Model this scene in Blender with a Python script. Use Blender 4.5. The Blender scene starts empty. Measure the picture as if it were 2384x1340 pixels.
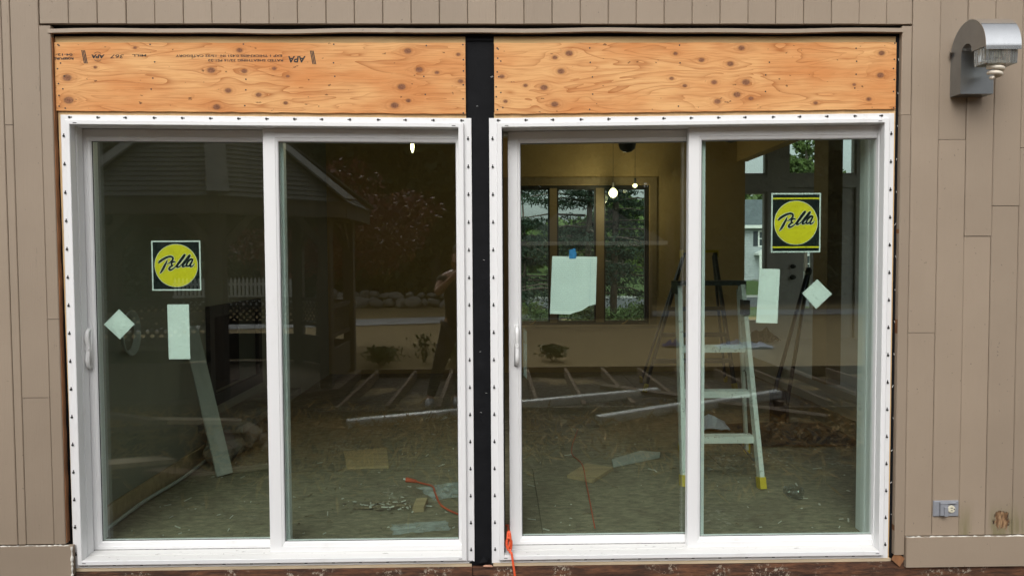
import bpy, bmesh, math, random
import numpy as np
from mathutils import Vector, Matrix
R = math.radians
random.seed(7)
S = bpy.context.scene
COL = S.collection

# ------------------------------------------------------------------ camera, sky, sun, exposure
CAM = Vector((1.9619, -3.3515, 1.4035))
cd = bpy.data.cameras.new('camera')
cd.sensor_width = 36.0
cd.lens = 1705.0 / 2384.0 * 36.0
cd.clip_start = 0.02
cd.clip_end = 2000
cam = bpy.data.objects.new('camera', cd)
COL.objects.link(cam)
yaw, pitch, roll = 0.0178212, -0.0390583, -0.0053215
fw = Vector((math.sin(yaw)*math.cos(pitch), math.cos(yaw)*math.cos(pitch), math.sin(pitch)))
rt = fw.cross(Vector((0, 0, 1))).normalized()
up = rt.cross(fw)
r2 = math.cos(roll)*rt + math.sin(roll)*up
u2 = -math.sin(roll)*rt + math.cos(roll)*up
m3 = Matrix((r2, u2, -fw)).transposed()
cam.matrix_world = Matrix.Translation(CAM) @ m3.to_4x4()
S.camera = cam

SUN_EL, SUN_AZ = R(44), R(195)       # overcast: a broad soft sun high behind the camera
wd = bpy.data.worlds.new('World')
S.world = wd
wd.use_nodes = True
wn = wd.node_tree
bg = wn.nodes['Background']
sky = wn.nodes.new('ShaderNodeTexSky')
sky.sky_type = 'NISHITA'
sky.sun_disc = False
sky.sun_elevation = SUN_EL
sky.sun_rotation = SUN_AZ
sky.air_density = 1.0
sky.dust_density = 4.0
hs = wn.nodes.new('ShaderNodeHueSaturation')
hs.inputs['Saturation'].default_value = 0.16
wn.links.new(sky.outputs[0], hs.inputs['Color'])
wn.links.new(hs.outputs[0], bg.inputs['Color'])
bg.inputs['Strength'].default_value = 0.15
sl = bpy.data.lights.new('sun', 'SUN')
sl.energy = 0.9
sl.angle = R(35)
sl.color = (1.0, 0.97, 0.93)
so = bpy.data.objects.new('sun', sl)
COL.objects.link(so)
sdir = Vector((math.sin(SUN_AZ)*math.cos(SUN_EL), math.cos(SUN_AZ)*math.cos(SUN_EL), math.sin(SUN_EL)))
so.rotation_euler = sdir.to_track_quat('Z', 'Y').to_euler()
so.location = (0, -10, 20)
S.view_settings.view_transform = 'Standard'
S.view_settings.look = 'None'
S.view_settings.gamma = 1.0
S.view_settings.use_curve_mapping = False
S.view_settings.exposure = 0.33
S.cycles.max_bounces = 10
S.cycles.transparent_max_bounces = 24
S.cycles.sample_clamp_indirect = 4.0

# ------------------------------------------------------------------ helpers
ORG = {}

def warp_z(x, z):
    """the header of the old opening sags a little towards the middle post"""
    if z <= 0:
        return z
    b = max(0.0, 1.0 - abs(x - 1.88)/1.88)
    k = z/2.05 if z < 2.07 else max(0.0, 1.0-(z-2.07)/0.35)
    return z + k*(0.0097 - 0.0194*b)

def onplane(x, z, y):
    """a wall-face point taken from image pixels, scaled about the camera to plane y"""
    k = (3.3515 + y)/3.3515
    return CAM.x + (x - CAM.x)*k, CAM.z + (z - CAM.z)*k

class MB:
    def __init__(s):
        s.V = []; s.F = []; s.mi = []; s.cur = 0
    def add(s, vs, fs):
        o = len(s.V)
        s.V += [tuple(v) for v in vs]
        for f in fs:
            s.F.append([i+o for i in f]); s.mi.append(s.cur)
        return s
    def box(s, x0, x1, y0, y1, z0, z1):
        v = [(x0,y0,z0),(x1,y0,z0),(x1,y1,z0),(x0,y1,z0),(x0,y0,z1),(x1,y0,z1),(x1,y1,z1),(x0,y1,z1)]
        return s.add(v, [(3,2,1,0),(4,5,6,7),(0,1,5,4),(1,2,6,5),(2,3,7,6),(3,0,4,7)])
    def obox(s, c, ax, ay, az):
        """oriented box: centre and three half-axis vectors"""
        c, ax, ay, az = map(Vector, (c, ax, ay, az))
        v = [c+sx*ax+sy*ay+sz*az for sz in (-1,1) for sx, sy in ((-1,-1),(1,-1),(1,1),(-1,1))]
        return s.add(v, [(3,2,1,0),(4,5,6,7),(0,1,5,4),(1,2,6,5),(2,3,7,6),(3,0,4,7)])
    def bar(s, p, q, w, h, upv=(0,0,1)):
        p, q = Vector(p), Vector(q)
        d = (q-p)
        n = d.normalized()
        a = n.cross(Vector(upv))
        if a.length < 1e-4: a = n.cross(Vector((1,0,0)))
        a.normalize(); b = a.cross(n)
        return s.obox((p+q)/2, d/2, a*w/2, b*h/2)
    def prism(s, poly, lo, hi, axis='y'):
        """poly in the plane across axis, extruded from lo to hi"""
        n = len(poly)
        def P(p, t):
            if axis == 'y': return (p[0], t, p[1])
            if axis == 'x': return (t, p[0], p[1])
            return (p[0], p[1], t)
        v = [P(p, lo) for p in poly] + [P(p, hi) for p in poly]
        f = [tuple(range(n)), tuple(range(2*n-1, n-1, -1))]
        for i in range(n):
            j = (i+1) % n
            f.append((i, i+n, j+n, j))
        return s.add(v, f)
    def cone(s, p, q, r0, r1, n=10, cap=True):
        p, q = Vector(p), Vector(q)
        d = (q-p).normalized()
        a = d.cross(Vector((0,0,1)))
        if a.length < 1e-3: a = d.cross(Vector((1,0,0)))
        a.normalize(); b = d.cross(a)
        v = []
        for c, r in ((p, r0), (q, r1)):
            for i in range(n):
                t = 2*math.pi*i/n
                v.append(c + a*math.cos(t)*r + b*math.sin(t)*r)
        f = [(i, (i+1) % n, (i+1) % n+n, i+n) for i in range(n)]
        if cap: f += [tuple(range(n-1, -1, -1)), tuple(range(n, 2*n))]
        return s.add(v, f)
    def tube(s, pts, r, n=8):
        pts = [Vector(p) for p in pts]
        rs = r if isinstance(r, (list, tuple)) else [r]*len(pts)
        v = []
        a = None
        for i, p in enumerate(pts):
            d = (pts[min(i+1, len(pts)-1)] - pts[max(i-1, 0)]).normalized()
            if a is None:
                a = d.cross(Vector((0,0,1)))
                if a.length < 1e-3: a = d.cross(Vector((1,0,0)))
            a = (a - d*a.dot(d)).normalized()
            b = d.cross(a)
            for k in range(n):
                t = 2*math.pi*k/n
                v.append(p + a*math.cos(t)*rs[i] + b*math.sin(t)*rs[i])
        f = []
        for i in range(len(pts)-1):
            for k in range(n):
                f.append((i*n+k, i*n+(k+1) % n, (i+1)*n+(k+1) % n, (i+1)*n+k))
        f += [tuple(range(n-1, -1, -1)), tuple(range((len(pts)-1)*n, len(pts)*n))]
        return s.add(v, f)
    def lathe(s, c, prof, n=16, axis='z'):
        c = Vector(c)
        v = []
        for r, h in prof:
            for k in range(n):
                t = 2*math.pi*k/n
                d = (r*math.cos(t), r*math.sin(t), h) if axis == 'z' else (r*math.cos(t), h, r*math.sin(t))
                v.append(c + Vector(d))
        f = []
        for i in range(len(prof)-1):
            for k in range(n):
                f.append((i*n+k, i*n+(k+1) % n, (i+1)*n+(k+1) % n, (i+1)*n+k))
        f += [tuple(range(n-1, -1, -1)), tuple(range((len(prof)-1)*n, len(prof)*n))]
        return s.add(v, f)
    def ring(s, loops, closed=True):
        """loops: (x0, x1, z0, z1, y) rectangles; skinned one to the next with mitred corners"""
        v = []
        for x0, x1, z0, z1, y in loops:
            v += [(x0,y,z0),(x1,y,z0),(x1,y,z1),(x0,y,z1)]
        f = []
        n = len(loops)
        for i in range(n if closed else n-1):
            a, b = i*4, ((i+1) % n)*4
            for k in range(4):
                f.append((a+k, a+(k+1) % 4, b+(k+1) % 4, b+k))
        return s.add(v, f)
    def blob(s, c, r, seed=0, sx=1, sy=1, sz=1, amp=0.25, sub=2):
        bm = bmesh.new()
        bmesh.ops.create_icosphere(bm, subdivisions=sub, radius=1)
        rnd = random.Random(seed)
        ph = [(rnd.uniform(1, 3), rnd.uniform(0, 6), Vector((rnd.uniform(-1,1), rnd.uniform(-1,1), rnd.uniform(-1,1))).normalized()) for _ in range(6)]
        v = []
        for q in bm.verts:
            k = 1 + amp*sum(math.sin(f*2*q.co.dot(d)+p) for f, p, d in ph)/3
            v.append((c[0]+q.co.x*k*r*sx, c[1]+q.co.y*k*r*sy, c[2]+q.co.z*k*r*sz))
        f = [[w.index for w in fc.verts] for fc in bm.faces]
        bm.free()
        return s.add(v, f)
    def build(s, name, mat, parent=None, warp=False, smooth=False, flip=True):
        o = ORG.get(parent.name, (0,0,0)) if parent else (0,0,0)
        vs = s.V
        if warp:
            vs = [(x, y, warp_z(x, z)) for x, y, z in vs]
        me = bpy.data.meshes.new(name)
        me.from_pydata([(x-o[0], y-o[1], z-o[2]) for x, y, z in vs], [], s.F)
        if flip:
            bm = bmesh.new(); bm.from_mesh(me)
            bmesh.ops.recalc_face_normals(bm, faces=bm.faces)
            bm.to_mesh(me); bm.free()
        mats = mat if isinstance(mat, (list, tuple)) else [mat]
        for m in mats: me.materials.append(m)
        if len(mats) > 1:
            me.polygons.foreach_set('material_index', s.mi)
        if smooth:
            me.polygons.foreach_set('use_smooth', [True]*len(me.polygons))
        ob = bpy.data.objects.new(name, me)
        COL.objects.link(ob)
        if parent:
            ob.parent = parent
        ORG[ob.name] = o
        return ob

def tag(o, label=None, cat=None, group=None, kind=None):
    if label: o['label'] = label
    if cat: o['category'] = cat
    if group: o['group'] = group
    if kind: o['kind'] = kind
    return o

def thing(name, label, cat, loc=(0,0,0), group=None):
    e = bpy.data.objects.new(name, None)
    COL.objects.link(e)
    e.location = loc
    e.empty_display_size = 0.1
    ORG[e.name] = tuple(loc)
    return tag(e, label, cat, group, 'thing')

def struct(ob):
    ob['kind'] = 'structure'
    return ob

def bez(pts, n=8):
    """Catmull-Rom through the points"""
    P = [Vector(p) for p in pts]
    P = [2*P[0]-P[1]] + P + [2*P[-1]-P[-2]]
    out = []
    for i in range(1, len(P)-2):
        for k in range(n):
            t = k/n
            a, b, c, d = P[i-1], P[i], P[i+1], P[i+2]
            out.append(0.5*((2*b) + (c-a)*t + (2*a-5*b+4*c-d)*t*t + (3*b-a-3*c+d)*t**3))
    out.append(P[-2])
    return out

# ------------------------------------------------------------------ node helpers
class NT:
    def __init__(s, name):
        s.m = bpy.data.materials.new(name)
        s.m.use_nodes = True
        s.t = s.m.node_tree
        s.bsdf = s.t.nodes['Principled BSDF']
        s.out = s.t.nodes['Material Output']
        s._pos = None
    def n(s, typ, **kw):
        nd = s.t.nodes.new('ShaderNode'+typ)
        for k, v in kw.items(): setattr(nd, k, v)
        return nd
    def set(s, sock, v):
        if hasattr(v, 'is_output') or isinstance(v, bpy.types.NodeSocket):
            s.t.links.new(v, sock)
        else:
            sock.default_value = v
    def math(s, op, a, b=None, c=None, clamp=False):
        nd = s.n('Math', operation=op, use_clamp=clamp)
        for i, v in enumerate((a, b, c)):
            if v is not None: s.set(nd.inputs[i], v)
        return nd.outputs[0]
    def pos(s):
        if s._pos is None:
            s._pos = s.n('TexCoord').outputs['Object']
        return s._pos
    def sep(s, v):
        nd = s.n('SeparateXYZ'); s.set(nd.inputs[0], v); return nd.outputs
    def comb(s, x, y, z):
        nd = s.n('CombineXYZ')
        for i, v in enumerate((x, y, z)): s.set(nd.inputs[i], v)
        return nd.outputs[0]
    def scale(s, v, sc):
        nd = s.n('Mapping'); s.set(nd.inputs['Vector'], v); nd.inputs['Scale'].default_value = sc; return nd.outputs[0]
    def noise(s, v, scale=5, detail=3, rough=0.5, dist=0):
        nd = s.n('TexNoise'); s.set(nd.inputs['Vector'], v)
        nd.inputs['Scale'].default_value = scale; nd.inputs['Detail'].default_value = detail
        nd.inputs['Roughness'].default_value = rough; nd.inputs['Distortion'].default_value = dist
        return nd.outputs['Fac']
    def ramp(s, f, stops):
        nd = s.n('ValToRGB'); s.set(nd.inputs[0], f)
        cr = nd.color_ramp
        while len(cr.elements) < len(stops): cr.elements.new(0.5)
        for e, (p, c) in zip(cr.elements, stops):
            e.position = p
            e.color = (c, c, c, 1) if isinstance(c, (int, float)) else (*c, 1)
        return nd.outputs[0]
    def mix(s, f, a, b, typ='MIX'):
        nd = s.n('Mix', data_type='RGBA', blend_type=typ)
        s.set(nd.inputs[0], f)
        for i, v in ((6, a), (7, b)):
            s.set(nd.inputs[i], (*v, 1) if isinstance(v, tuple) and len(v) == 3 else v)
        return nd.outputs[2]
    def smooth(s, v, a, b):
        nd = s.n('MapRange', interpolation_type='SMOOTHSTEP')
        s.set(nd.inputs[0], v)
        nd.inputs[1].default_value = a; nd.inputs[2].default_value = b
        nd.inputs[3].default_value = 0; nd.inputs[4].default_value = 1
        return nd.outputs[0]
    def bump(s, h, strength=0.3, dist=0.002):
        nd = s.n('Bump'); s.set(nd.inputs['Height'], h)
        nd.inputs['Strength'].default_value = strength; nd.inputs['Distance'].default_value = dist
        s.t.links.new(nd.outputs[0], s.bsdf.inputs['Normal'])
    def col(s, v):
        s.set(s.bsdf.inputs['Base Color'], (*v, 1) if isinstance(v, tuple) else v)
    def rough(s, v): s.set(s.bsdf.inputs['Roughness'], v)
    def rand(s): return s.n('ObjectInfo').outputs['Random']

def M(name, base, rough=0.6, metal=0.0, var=0.15, scale=8, stretch=(1,1,1), bump=0.0, bd=0.002, rnd=0.0, dark=None):
    t = NT(name)
    v = t.scale(t.pos(), stretch)
    f = t.noise(v, scale, 5, 0.6)
    lo = dark if dark else tuple(c*(1-var) for c in base)
    hi = tuple(min(1, c*(1+var)) for c in base)
    c = t.ramp(f, [(0.3, lo), (0.7, hi)])
    if rnd:
        k = t.math('MULTIPLY_ADD', t.rand(), 2*rnd, 1-rnd)
        g = t.n('HueSaturation'); t.set(g.inputs['Color'], c); t.set(g.inputs['Value'], k); c = g.outputs[0]
    t.col(c); t.rough(rough)
    t.bsdf.inputs['Metallic'].default_value = metal
    if bump:
        t.bump(t.noise(v, scale*2.5, 6, 0.65), bump, bd)
    return t.m

def mat_glass(name, tint, refl=0.07):
    """one face of a sealed glass unit: tinted see-through plus a mirror that grows at grazing angles"""
    t = NT(name)
    lw = t.n('LayerWeight'); lw.inputs['Blend'].default_value = 0.5
    f5 = t.math('POWER', lw.outputs['Facing'], 5.0)
    fac = t.math('MULTIPLY_ADD', f5, 1-refl, refl)
    tr = t.n('BsdfTransparent'); tr.inputs[0].default_value = (*tint, 1)
    gl = t.n('BsdfGlossy'); gl.inputs['Roughness'].default_value = 0.0
    gl.inputs['Color'].default_value = (1, 1, 1, 1)
    mx = t.n('MixShader')
    t.set(mx.inputs[0], fac)
    t.t.links.new(tr.outputs[0], mx.inputs[1]); t.t.links.new(gl.outputs[0], mx.inputs[2])
    t.t.links.new(mx.outputs[0], t.out.inputs['Surface'])
    return t.m

def mat_emit(name, c, st):
    t = NT(name)
    t.set(t.bsdf.inputs['Emission Color'], (*c, 1)); t.bsdf.inputs['Emission Strength'].default_value = st
    t.col(c)
    return t.m

# ------------------------------------------------------------------ materials
def mat_siding():
    t = NT('siding_paint')
    p = t.pos()
    x, y, z = t.sep(p)
    r = t.rand()
    vz = t.scale(p, (1, 1, 0.12))
    tone = t.noise(p, 2.2, 4, 0.6)
    base = t.mix(tone, (0.262, 0.205, 0.150), (0.335, 0.265, 0.196))
    k = t.math('MULTIPLY_ADD', r, 0.10, 0.95)
    g = t.n('HueSaturation'); t.set(g.inputs['Color'], base); t.set(g.inputs['Value'], k)
    base = g.outputs[0]
    # dark hairline checks along the grain on some boards
    off = t.comb(t.math('MULTIPLY', r, 40), 0, 0)
    add = t.n('VectorMath', operation='ADD'); t.set(add.inputs[0], vz); t.set(add.inputs[1], off)
    cr = t.noise(add.outputs[0], 55, 4, 0.7)
    crm = t.math('MULTIPLY', t.smooth(cr, 0.66, 0.76), t.smooth(t.noise(add.outputs[0], 3.0, 2), 0.5, 0.62))
    base = t.mix(t.math('MULTIPLY', crm, 0.55), base, (0.10, 0.078, 0.055))
    # specks and pinholes
    sp = t.smooth(t.noise(p, 62, 2, 0.5), 0.72, 0.78)
    base = t.mix(t.math('MULTIPLY', sp, 0.6), base, (0.11, 0.085, 0.06))
    # moss near the bottom boards by the outlet, bare rotten patch
    low = t.math('MULTIPLY', t.math('MULTIPLY', t.smooth(z, 0.30, 0.12), t.smooth(z, 0.104, 0.108)), t.smooth(x, 4.05, 4.12))
    ms = t.math('MULTIPLY', low, t.smooth(t.noise(vz, 14, 4, 0.6), 0.44, 0.62))
    base = t.mix(t.math('MULTIPLY', ms, 0.55), base, (0.13, 0.125, 0.035))
    dx = t.math('DIVIDE', t.math('SUBTRACT', x, 4.302), 0.043)
    dz = t.math('DIVIDE', t.math('SUBTRACT', z, 0.178), 0.046)
    d = t.math('SQRT', t.math('ADD', t.math('MULTIPLY', dx, dx), t.math('MULTIPLY', dz, dz)))
    d = t.math('ADD', d, t.math('MULTIPLY', t.math('SUBTRACT', t.noise(t.scale(p, (1,1,0.5)), 60, 4, 0.7), 0.5), 2.2))
    rot = t.smooth(d, 1.0, 0.75)
    rc = t.ramp(t.noise(t.scale(p, (1, 1, 0.2)), 160, 3), [(0.38, (0.03, 0.016, 0.008)), (0.52, (0.19, 0.10, 0.045)), (0.65, (0.34, 0.22, 0.12))])
    base = t.mix(rot, base, rc)
    t.col(base); t.rough(0.62)
    hgt = t.math('ADD', t.math('MULTIPLY', t.noise(t.scale(p, (1, 1, 0.06)), 150, 4, 0.7), 0.8), t.math('MULTIPLY', cr, -0.4))
    hgt = t.math('ADD', hgt, t.math('MULTIPLY', rot, -3.0))
    t.bump(hgt, 0.6, 0.002)
    return t.m

KN_GROUP = None
def knot_group():
    """distance field of one knot: pushes the grain aside and gives ring / core masks"""
    global KN_GROUP
    if KN_GROUP: return KN_GROUP
    g = bpy.data.node_groups.new('knot', 'ShaderNodeTree')
    I, O = 'INPUT', 'OUTPUT'
    for nm in ('X', 'Z', 'CX', 'CZ', 'Radius'):
        g.interface.new_socket(nm, in_out=I, socket_type='NodeSocketFloat')
    for nm in ('Push', 'Core', 'Halo'):
        g.interface.new_socket(nm, in_out=O, socket_type='NodeSocketFloat')
    gi = g.nodes.new('NodeGroupInput'); go = g.nodes.new('NodeGroupOutput')
    def mt(op, a, b=None, c=None):
        nd = g.nodes.new('ShaderNodeMath'); nd.operation = op
        for i, v in enumerate((a, b, c)):
            if v is None: continue
            if isinstance(v, (int, float)): nd.inputs[i].default_value = v
            else: g.links.new(v, nd.inputs[i])
        return nd.outputs[0]
    dx = mt('MULTIPLY', mt('SUBTRACT', gi.outputs['X'], gi.outputs['CX']), 0.72)
    dz = mt('SUBTRACT', gi.outputs['Z'], gi.outputs['CZ'])
    d = mt('DIVIDE', mt('SQRT', mt('ADD', mt('MULTIPLY', dx, dx), mt('MULTIPLY', dz, dz))), gi.outputs['Radius'])
    e = mt('POWER', 2.718, mt('MULTIPLY', mt('MULTIPLY', d, d), -0.16))
    sgn = mt('DIVIDE', dz, mt('ADD', mt('ABSOLUTE', dz), 0.004))
    push = mt('MULTIPLY', mt('MULTIPLY', mt('MULTIPLY', sgn, e), gi.outputs['Radius']), 1.9)
    core = g.nodes.new('ShaderNodeMapRange'); core.interpolation_type = 'SMOOTHSTEP'
    g.links.new(d, core.inputs[0])
    core.inputs[1].default_value = 1.05; core.inputs[2].default_value = 0.62; core.inputs[3].default_value = 0; core.inputs[4].default_value = 1
    rings = mt('MULTIPLY_ADD', mt('SINE', mt('MULTIPLY', d, 7.5)), 0.5, 0.5)
    halo = mt('MULTIPLY', mt('POWER', 2.718, mt('MULTIPLY', mt('MULTIPLY', d, d), -0.33)), mt('MULTIPLY_ADD', rings, 0.6, 0.4))
    g.links.new(push, go.inputs['Push']); g.links.new(core.outputs[0], go.inputs['Core']); g.links.new(halo, go.inputs['Halo'])
    KN_GROUP = g
    return g

def mat_plywood(name, knots, seed, splits=()):
    t = NT(name)
    p = t.pos()
    x, y, z = t.sep(p)
    push = core = halo = None
    for kx, kz, kr in knots:
        nd = t.n('Group'); nd.node_tree = knot_group()
        t.set(nd.inputs['X'], x); t.set(nd.inputs['Z'], z)
        nd.inputs['CX'].default_value = kx; nd.inputs['CZ'].default_value = kz; nd.inputs['Radius'].default_value = kr
        a, b, c = nd.outputs
        push = a if push is None else t.math('ADD', push, a)
        core = b if core is None else t.math('MAXIMUM', core, b)
        halo = c if halo is None else t.math('MAXIMUM', halo, c)
    zz = t.math('SUBTRACT', z, push)
    gv = t.comb(t.math('ADD', t.math('MULTIPLY', x, 0.9), seed), 0.0, t.math('MULTIPLY', zz, 5.2))
    big = t.noise(gv, 1.25, 3, 0.5, 0.5)                      # cathedral figure as contour bands of a stretched noise
    band = t.math('FRACT', t.math('MULTIPLY', big, 13.0))
    late = t.math('POWER', band, 6.0)                        # soft early wood rising to a dark late-wood line
    late = t.math('MULTIPLY', late, t.smooth(t.noise(gv, 2.1, 2, 0.5), 0.30, 0.62))
    fine = t.noise(t.comb(t.math('MULTIPLY', x, 6), 0.0, t.math('MULTIPLY', zz, 160)), 1.0, 3, 0.6)
    tone = t.noise(t.scale(p, (1.0, 1, 3.0)), 1.7, 3, 0.55)
    c = t.mix(t.smooth(tone, 0.35, 0.68), (0.76, 0.43, 0.180), (0.63, 0.258, 0.084))
    c = t.mix(t.math('MULTIPLY', t.smooth(fine, 0.42, 0.75), 0.42), c, (0.42, 0.145, 0.04))
    mid = t.noise(t.comb(t.math('MULTIPLY', x, 3.5), 0.0, t.math('MULTIPLY', zz, 62)), 1.0, 4, 0.65)
    c = t.mix(t.math('MULTIPLY', t.smooth(mid, 0.50, 0.68), 0.5), c, (0.44, 0.15, 0.042))
    c = t.mix(t.math('MULTIPLY', late, 0.85), c, (0.36, 0.115, 0.028))
    c = t.mix(t.math('MULTIPLY', t.smooth(t.noise(t.scale(p, (2, 1, 14)), 9, 4, 0.6), 0.58, 0.75), 0.35), c, (0.78, 0.45, 0.20))
    c = t.mix(t.math('MULTIPLY', halo, 0.55), c, (0.36, 0.115, 0.03))
    kn = t.noise(p, 140, 3, 0.6)
    c = t.mix(t.math('MULTIPLY', core, 0.85), c, t.ramp(t.math('ADD', t.math('MULTIPLY', kn, 0.8), t.math('MULTIPLY', t.noise(p, 45, 2), 0.25)), [(0.32, (0.045, 0.02, 0.013)), (0.5, (0.17, 0.072, 0.04)), (0.7, (0.30, 0.13, 0.075))]))
    # weather specks
    sp = t.smooth(t.noise(t.scale(p, (0.5, 1, 1)), 60, 2, 0.5), 0.72, 0.75)
    c = t.mix(t.math('MULTIPLY', sp, 0.75), c, (0.07, 0.03, 0.015))
    t.col(c); t.rough(0.72)
    t.bsdf.inputs['Specular IOR Level'].default_value = 0.25
    t.bump(t.math('ADD', t.math('MULTIPLY', fine, 0.5), t.math('MULTIPLY', late, -0.6)), 0.25, 0.001)
    return t.m

def mat_vinyl():
    t = NT('white_vinyl')
    p = t.pos()
    sm = t.noise(t.scale(p, (1, 1, 0.4)), 7, 5, 0.7)
    c = t.mix(t.smooth(sm, 0.52, 0.78), (0.775, 0.778, 0.78), (0.70, 0.695, 0.685))
    # scuffs and grit
    g = t.smooth(t.noise(p, 130, 3, 0.6), 0.73, 0.80)
    c = t.mix(t.math('MULTIPLY', g, 0.35), c, (0.25, 0.22, 0.19))
    t.col(c); t.rough(0.38)
    return t.m

def mat_sill():
    t = NT('sill_vinyl')
    p = t.pos()
    g = t.smooth(t.noise(t.scale(p, (0.35, 1, 1)), 60, 5, 0.75), 0.62, 0.68)
    c = t.mix(t.math('MULTIPLY', g, 0.85), (0.68, 0.675, 0.66), (0.08, 0.068, 0.055))
    t.col(c); t.rough(0.45)
    return t.m

def mat_felt():
    t = NT('building_felt')
    p = t.pos()
    f = t.noise(p, 9, 6, 0.65)
    c = t.ramp(f, [(0.3, (0.003, 0.0035, 0.0045)), (0.62, (0.006, 0.0065, 0.008)), (0.80, (0.014, 0.015, 0.017))])
    t.col(c); t.rough(0.8)
    t.bsdf.inputs['Specular IOR Level'].default_value = 0.2
    t.bump(t.noise(p, 7, 5, 0.6), 0.6, 0.012)
    return t.m

def mat_rim():
    t = NT('rotted_rim_wood')
    p = t.pos()
    v = t.scale(p, (0.25, 1, 1.6))
    f = t.noise(v, 28, 6, 0.72)
    c = t.ramp(f, [(0.25, (0.012, 0.007, 0.005)), (0.45, (0.06, 0.026, 0.013)), (0.62, (0.15, 0.062, 0.028)), (0.8, (0.26, 0.14, 0.07))])
    w = t.math('MULTIPLY', t.smooth(t.noise(p, 5, 3), 0.52, 0.62), t.smooth(t.noise(p, 55, 5, 0.75), 0.52, 0.62))
    c = t.mix(w, c, (0.42, 0.37, 0.29))
    t.col(c); t.rough(0.85)
    t.bump(f, 0.9, 0.01)
    return t.m

def mat_floor():
    t = NT('dirty_subfloor')
    p = t.pos()
    v = t.scale(p, (0.75, 1.7, 1))
    gr = t.noise(v, 19, 7, 0.8)
    bl = t.noise(p, 1.6, 5, 0.65)
    c = t.ramp(gr, [(0.3, (0.09, 0.072, 0.044)), (0.5, (0.21, 0.176, 0.113)), (0.72, (0.36, 0.31, 0.21))])
    c = t.mix(t.math('MULTIPLY', t.smooth(bl, 0.45, 0.68), 0.5), c, (0.11, 0.082, 0.05))
    dust = t.math('MULTIPLY', t.smooth(t.noise(p, 1.7, 4, 0.6), 0.55, 0.66), t.smooth(t.noise(p, 38, 4, 0.7), 0.5, 0.62))
    c = t.mix(t.math('MULTIPLY', dust, 0.6), c, (0.46, 0.43, 0.36))
    ch = t.smooth(t.noise(t.scale(p, (1, 0.35, 1)), 55, 3, 0.6), 0.70, 0.74)
    c = t.mix(t.math('MULTIPLY', ch, 0.8), c, (0.03, 0.024, 0.018))
    t.col(c); t.rough(0.85)
    t.bump(gr, 0.4, 0.003)
    return t.m

def mat_ground():
    t = NT('yard_soil')
    p = t.pos()
    x, y, z = t.sep(p)
    n1 = t.noise(p, 1.2, 6, 0.65)
    n2 = t.noise(p, 22, 5, 0.7)
    soil = t.ramp(n2, [(0.3, (0.018, 0.011, 0.007)), (0.6, (0.06, 0.037, 0.022)), (0.8, (0.12, 0.08, 0.048))])
    straw = t.ramp(n2, [(0.3, (0.20, 0.14, 0.06)), (0.55, (0.38, 0.275, 0.13)), (0.8, (0.50, 0.38, 0.20))])
    grass = t.ramp(n2, [(0.3, (0.035, 0.06, 0.013)), (0.6, (0.09, 0.14, 0.03)), (0.8, (0.16, 0.20, 0.06))])
    # back yard: soil by the wall, then dry straw lawn; front: dry strip then green lawn
    edge = t.math('ADD', y, t.math('MULTIPLY', t.math('SUBTRACT', n1, 0.5), 1.6))
    c = t.mix(t.smooth(edge, -5.9, -6.4), soil, straw)
    pat = t.math('MULTIPLY', t.smooth(n1, 0.50, 0.64), t.smooth(edge, -1.6, -2.6))
    c = t.mix(t.math('MULTIPLY', pat, 0.75), c, straw)
    c = t.mix(t.smooth(edge, -19.0, -21.0), c, soil)
    c = t.mix(t.smooth(edge, 5.5, 8.0), c, straw)
    c = t.mix(t.smooth(edge, 24.0, 26.0), c, grass)
    wd_ = t.math('MULTIPLY', t.smooth(edge, 5.5, 8.0), t.smooth(x, 4.6, 3.4))
    c = t.mix(t.math('MULTIPLY', wd_, t.smooth(n1, 0.42, 0.55)), c, grass)
    t.col(c); t.rough(0.95)
    t.bump(n2, 0.8, 0.03)
    return t.m

def mat_alu():
    t = NT('ladder_aluminium')
    p = t.pos()
    g = t.smooth(t.noise(p, 40, 5, 0.7), 0.58, 0.66)
    t.col(t.mix(t.math('MULTIPLY', g, 0.75), (0.68, 0.70, 0.67), (0.07, 0.07, 0.065))); t.rough(0.5)
    t.bsdf.inputs['Metallic'].default_value = 0.15
    return t.m

def mat_shingle():
    t = NT('roof_shingle')
    p = t.pos()
    c = t.ramp(t.noise(p, 11, 5, 0.7), [(0.3, (0.03, 0.028, 0.025)), (0.7, (0.085, 0.08, 0.073))])
    t.col(c); t.rough(0.9)
    t.bump(t.noise(p, 60, 4), 0.5, 0.01)
    return t.m

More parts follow.
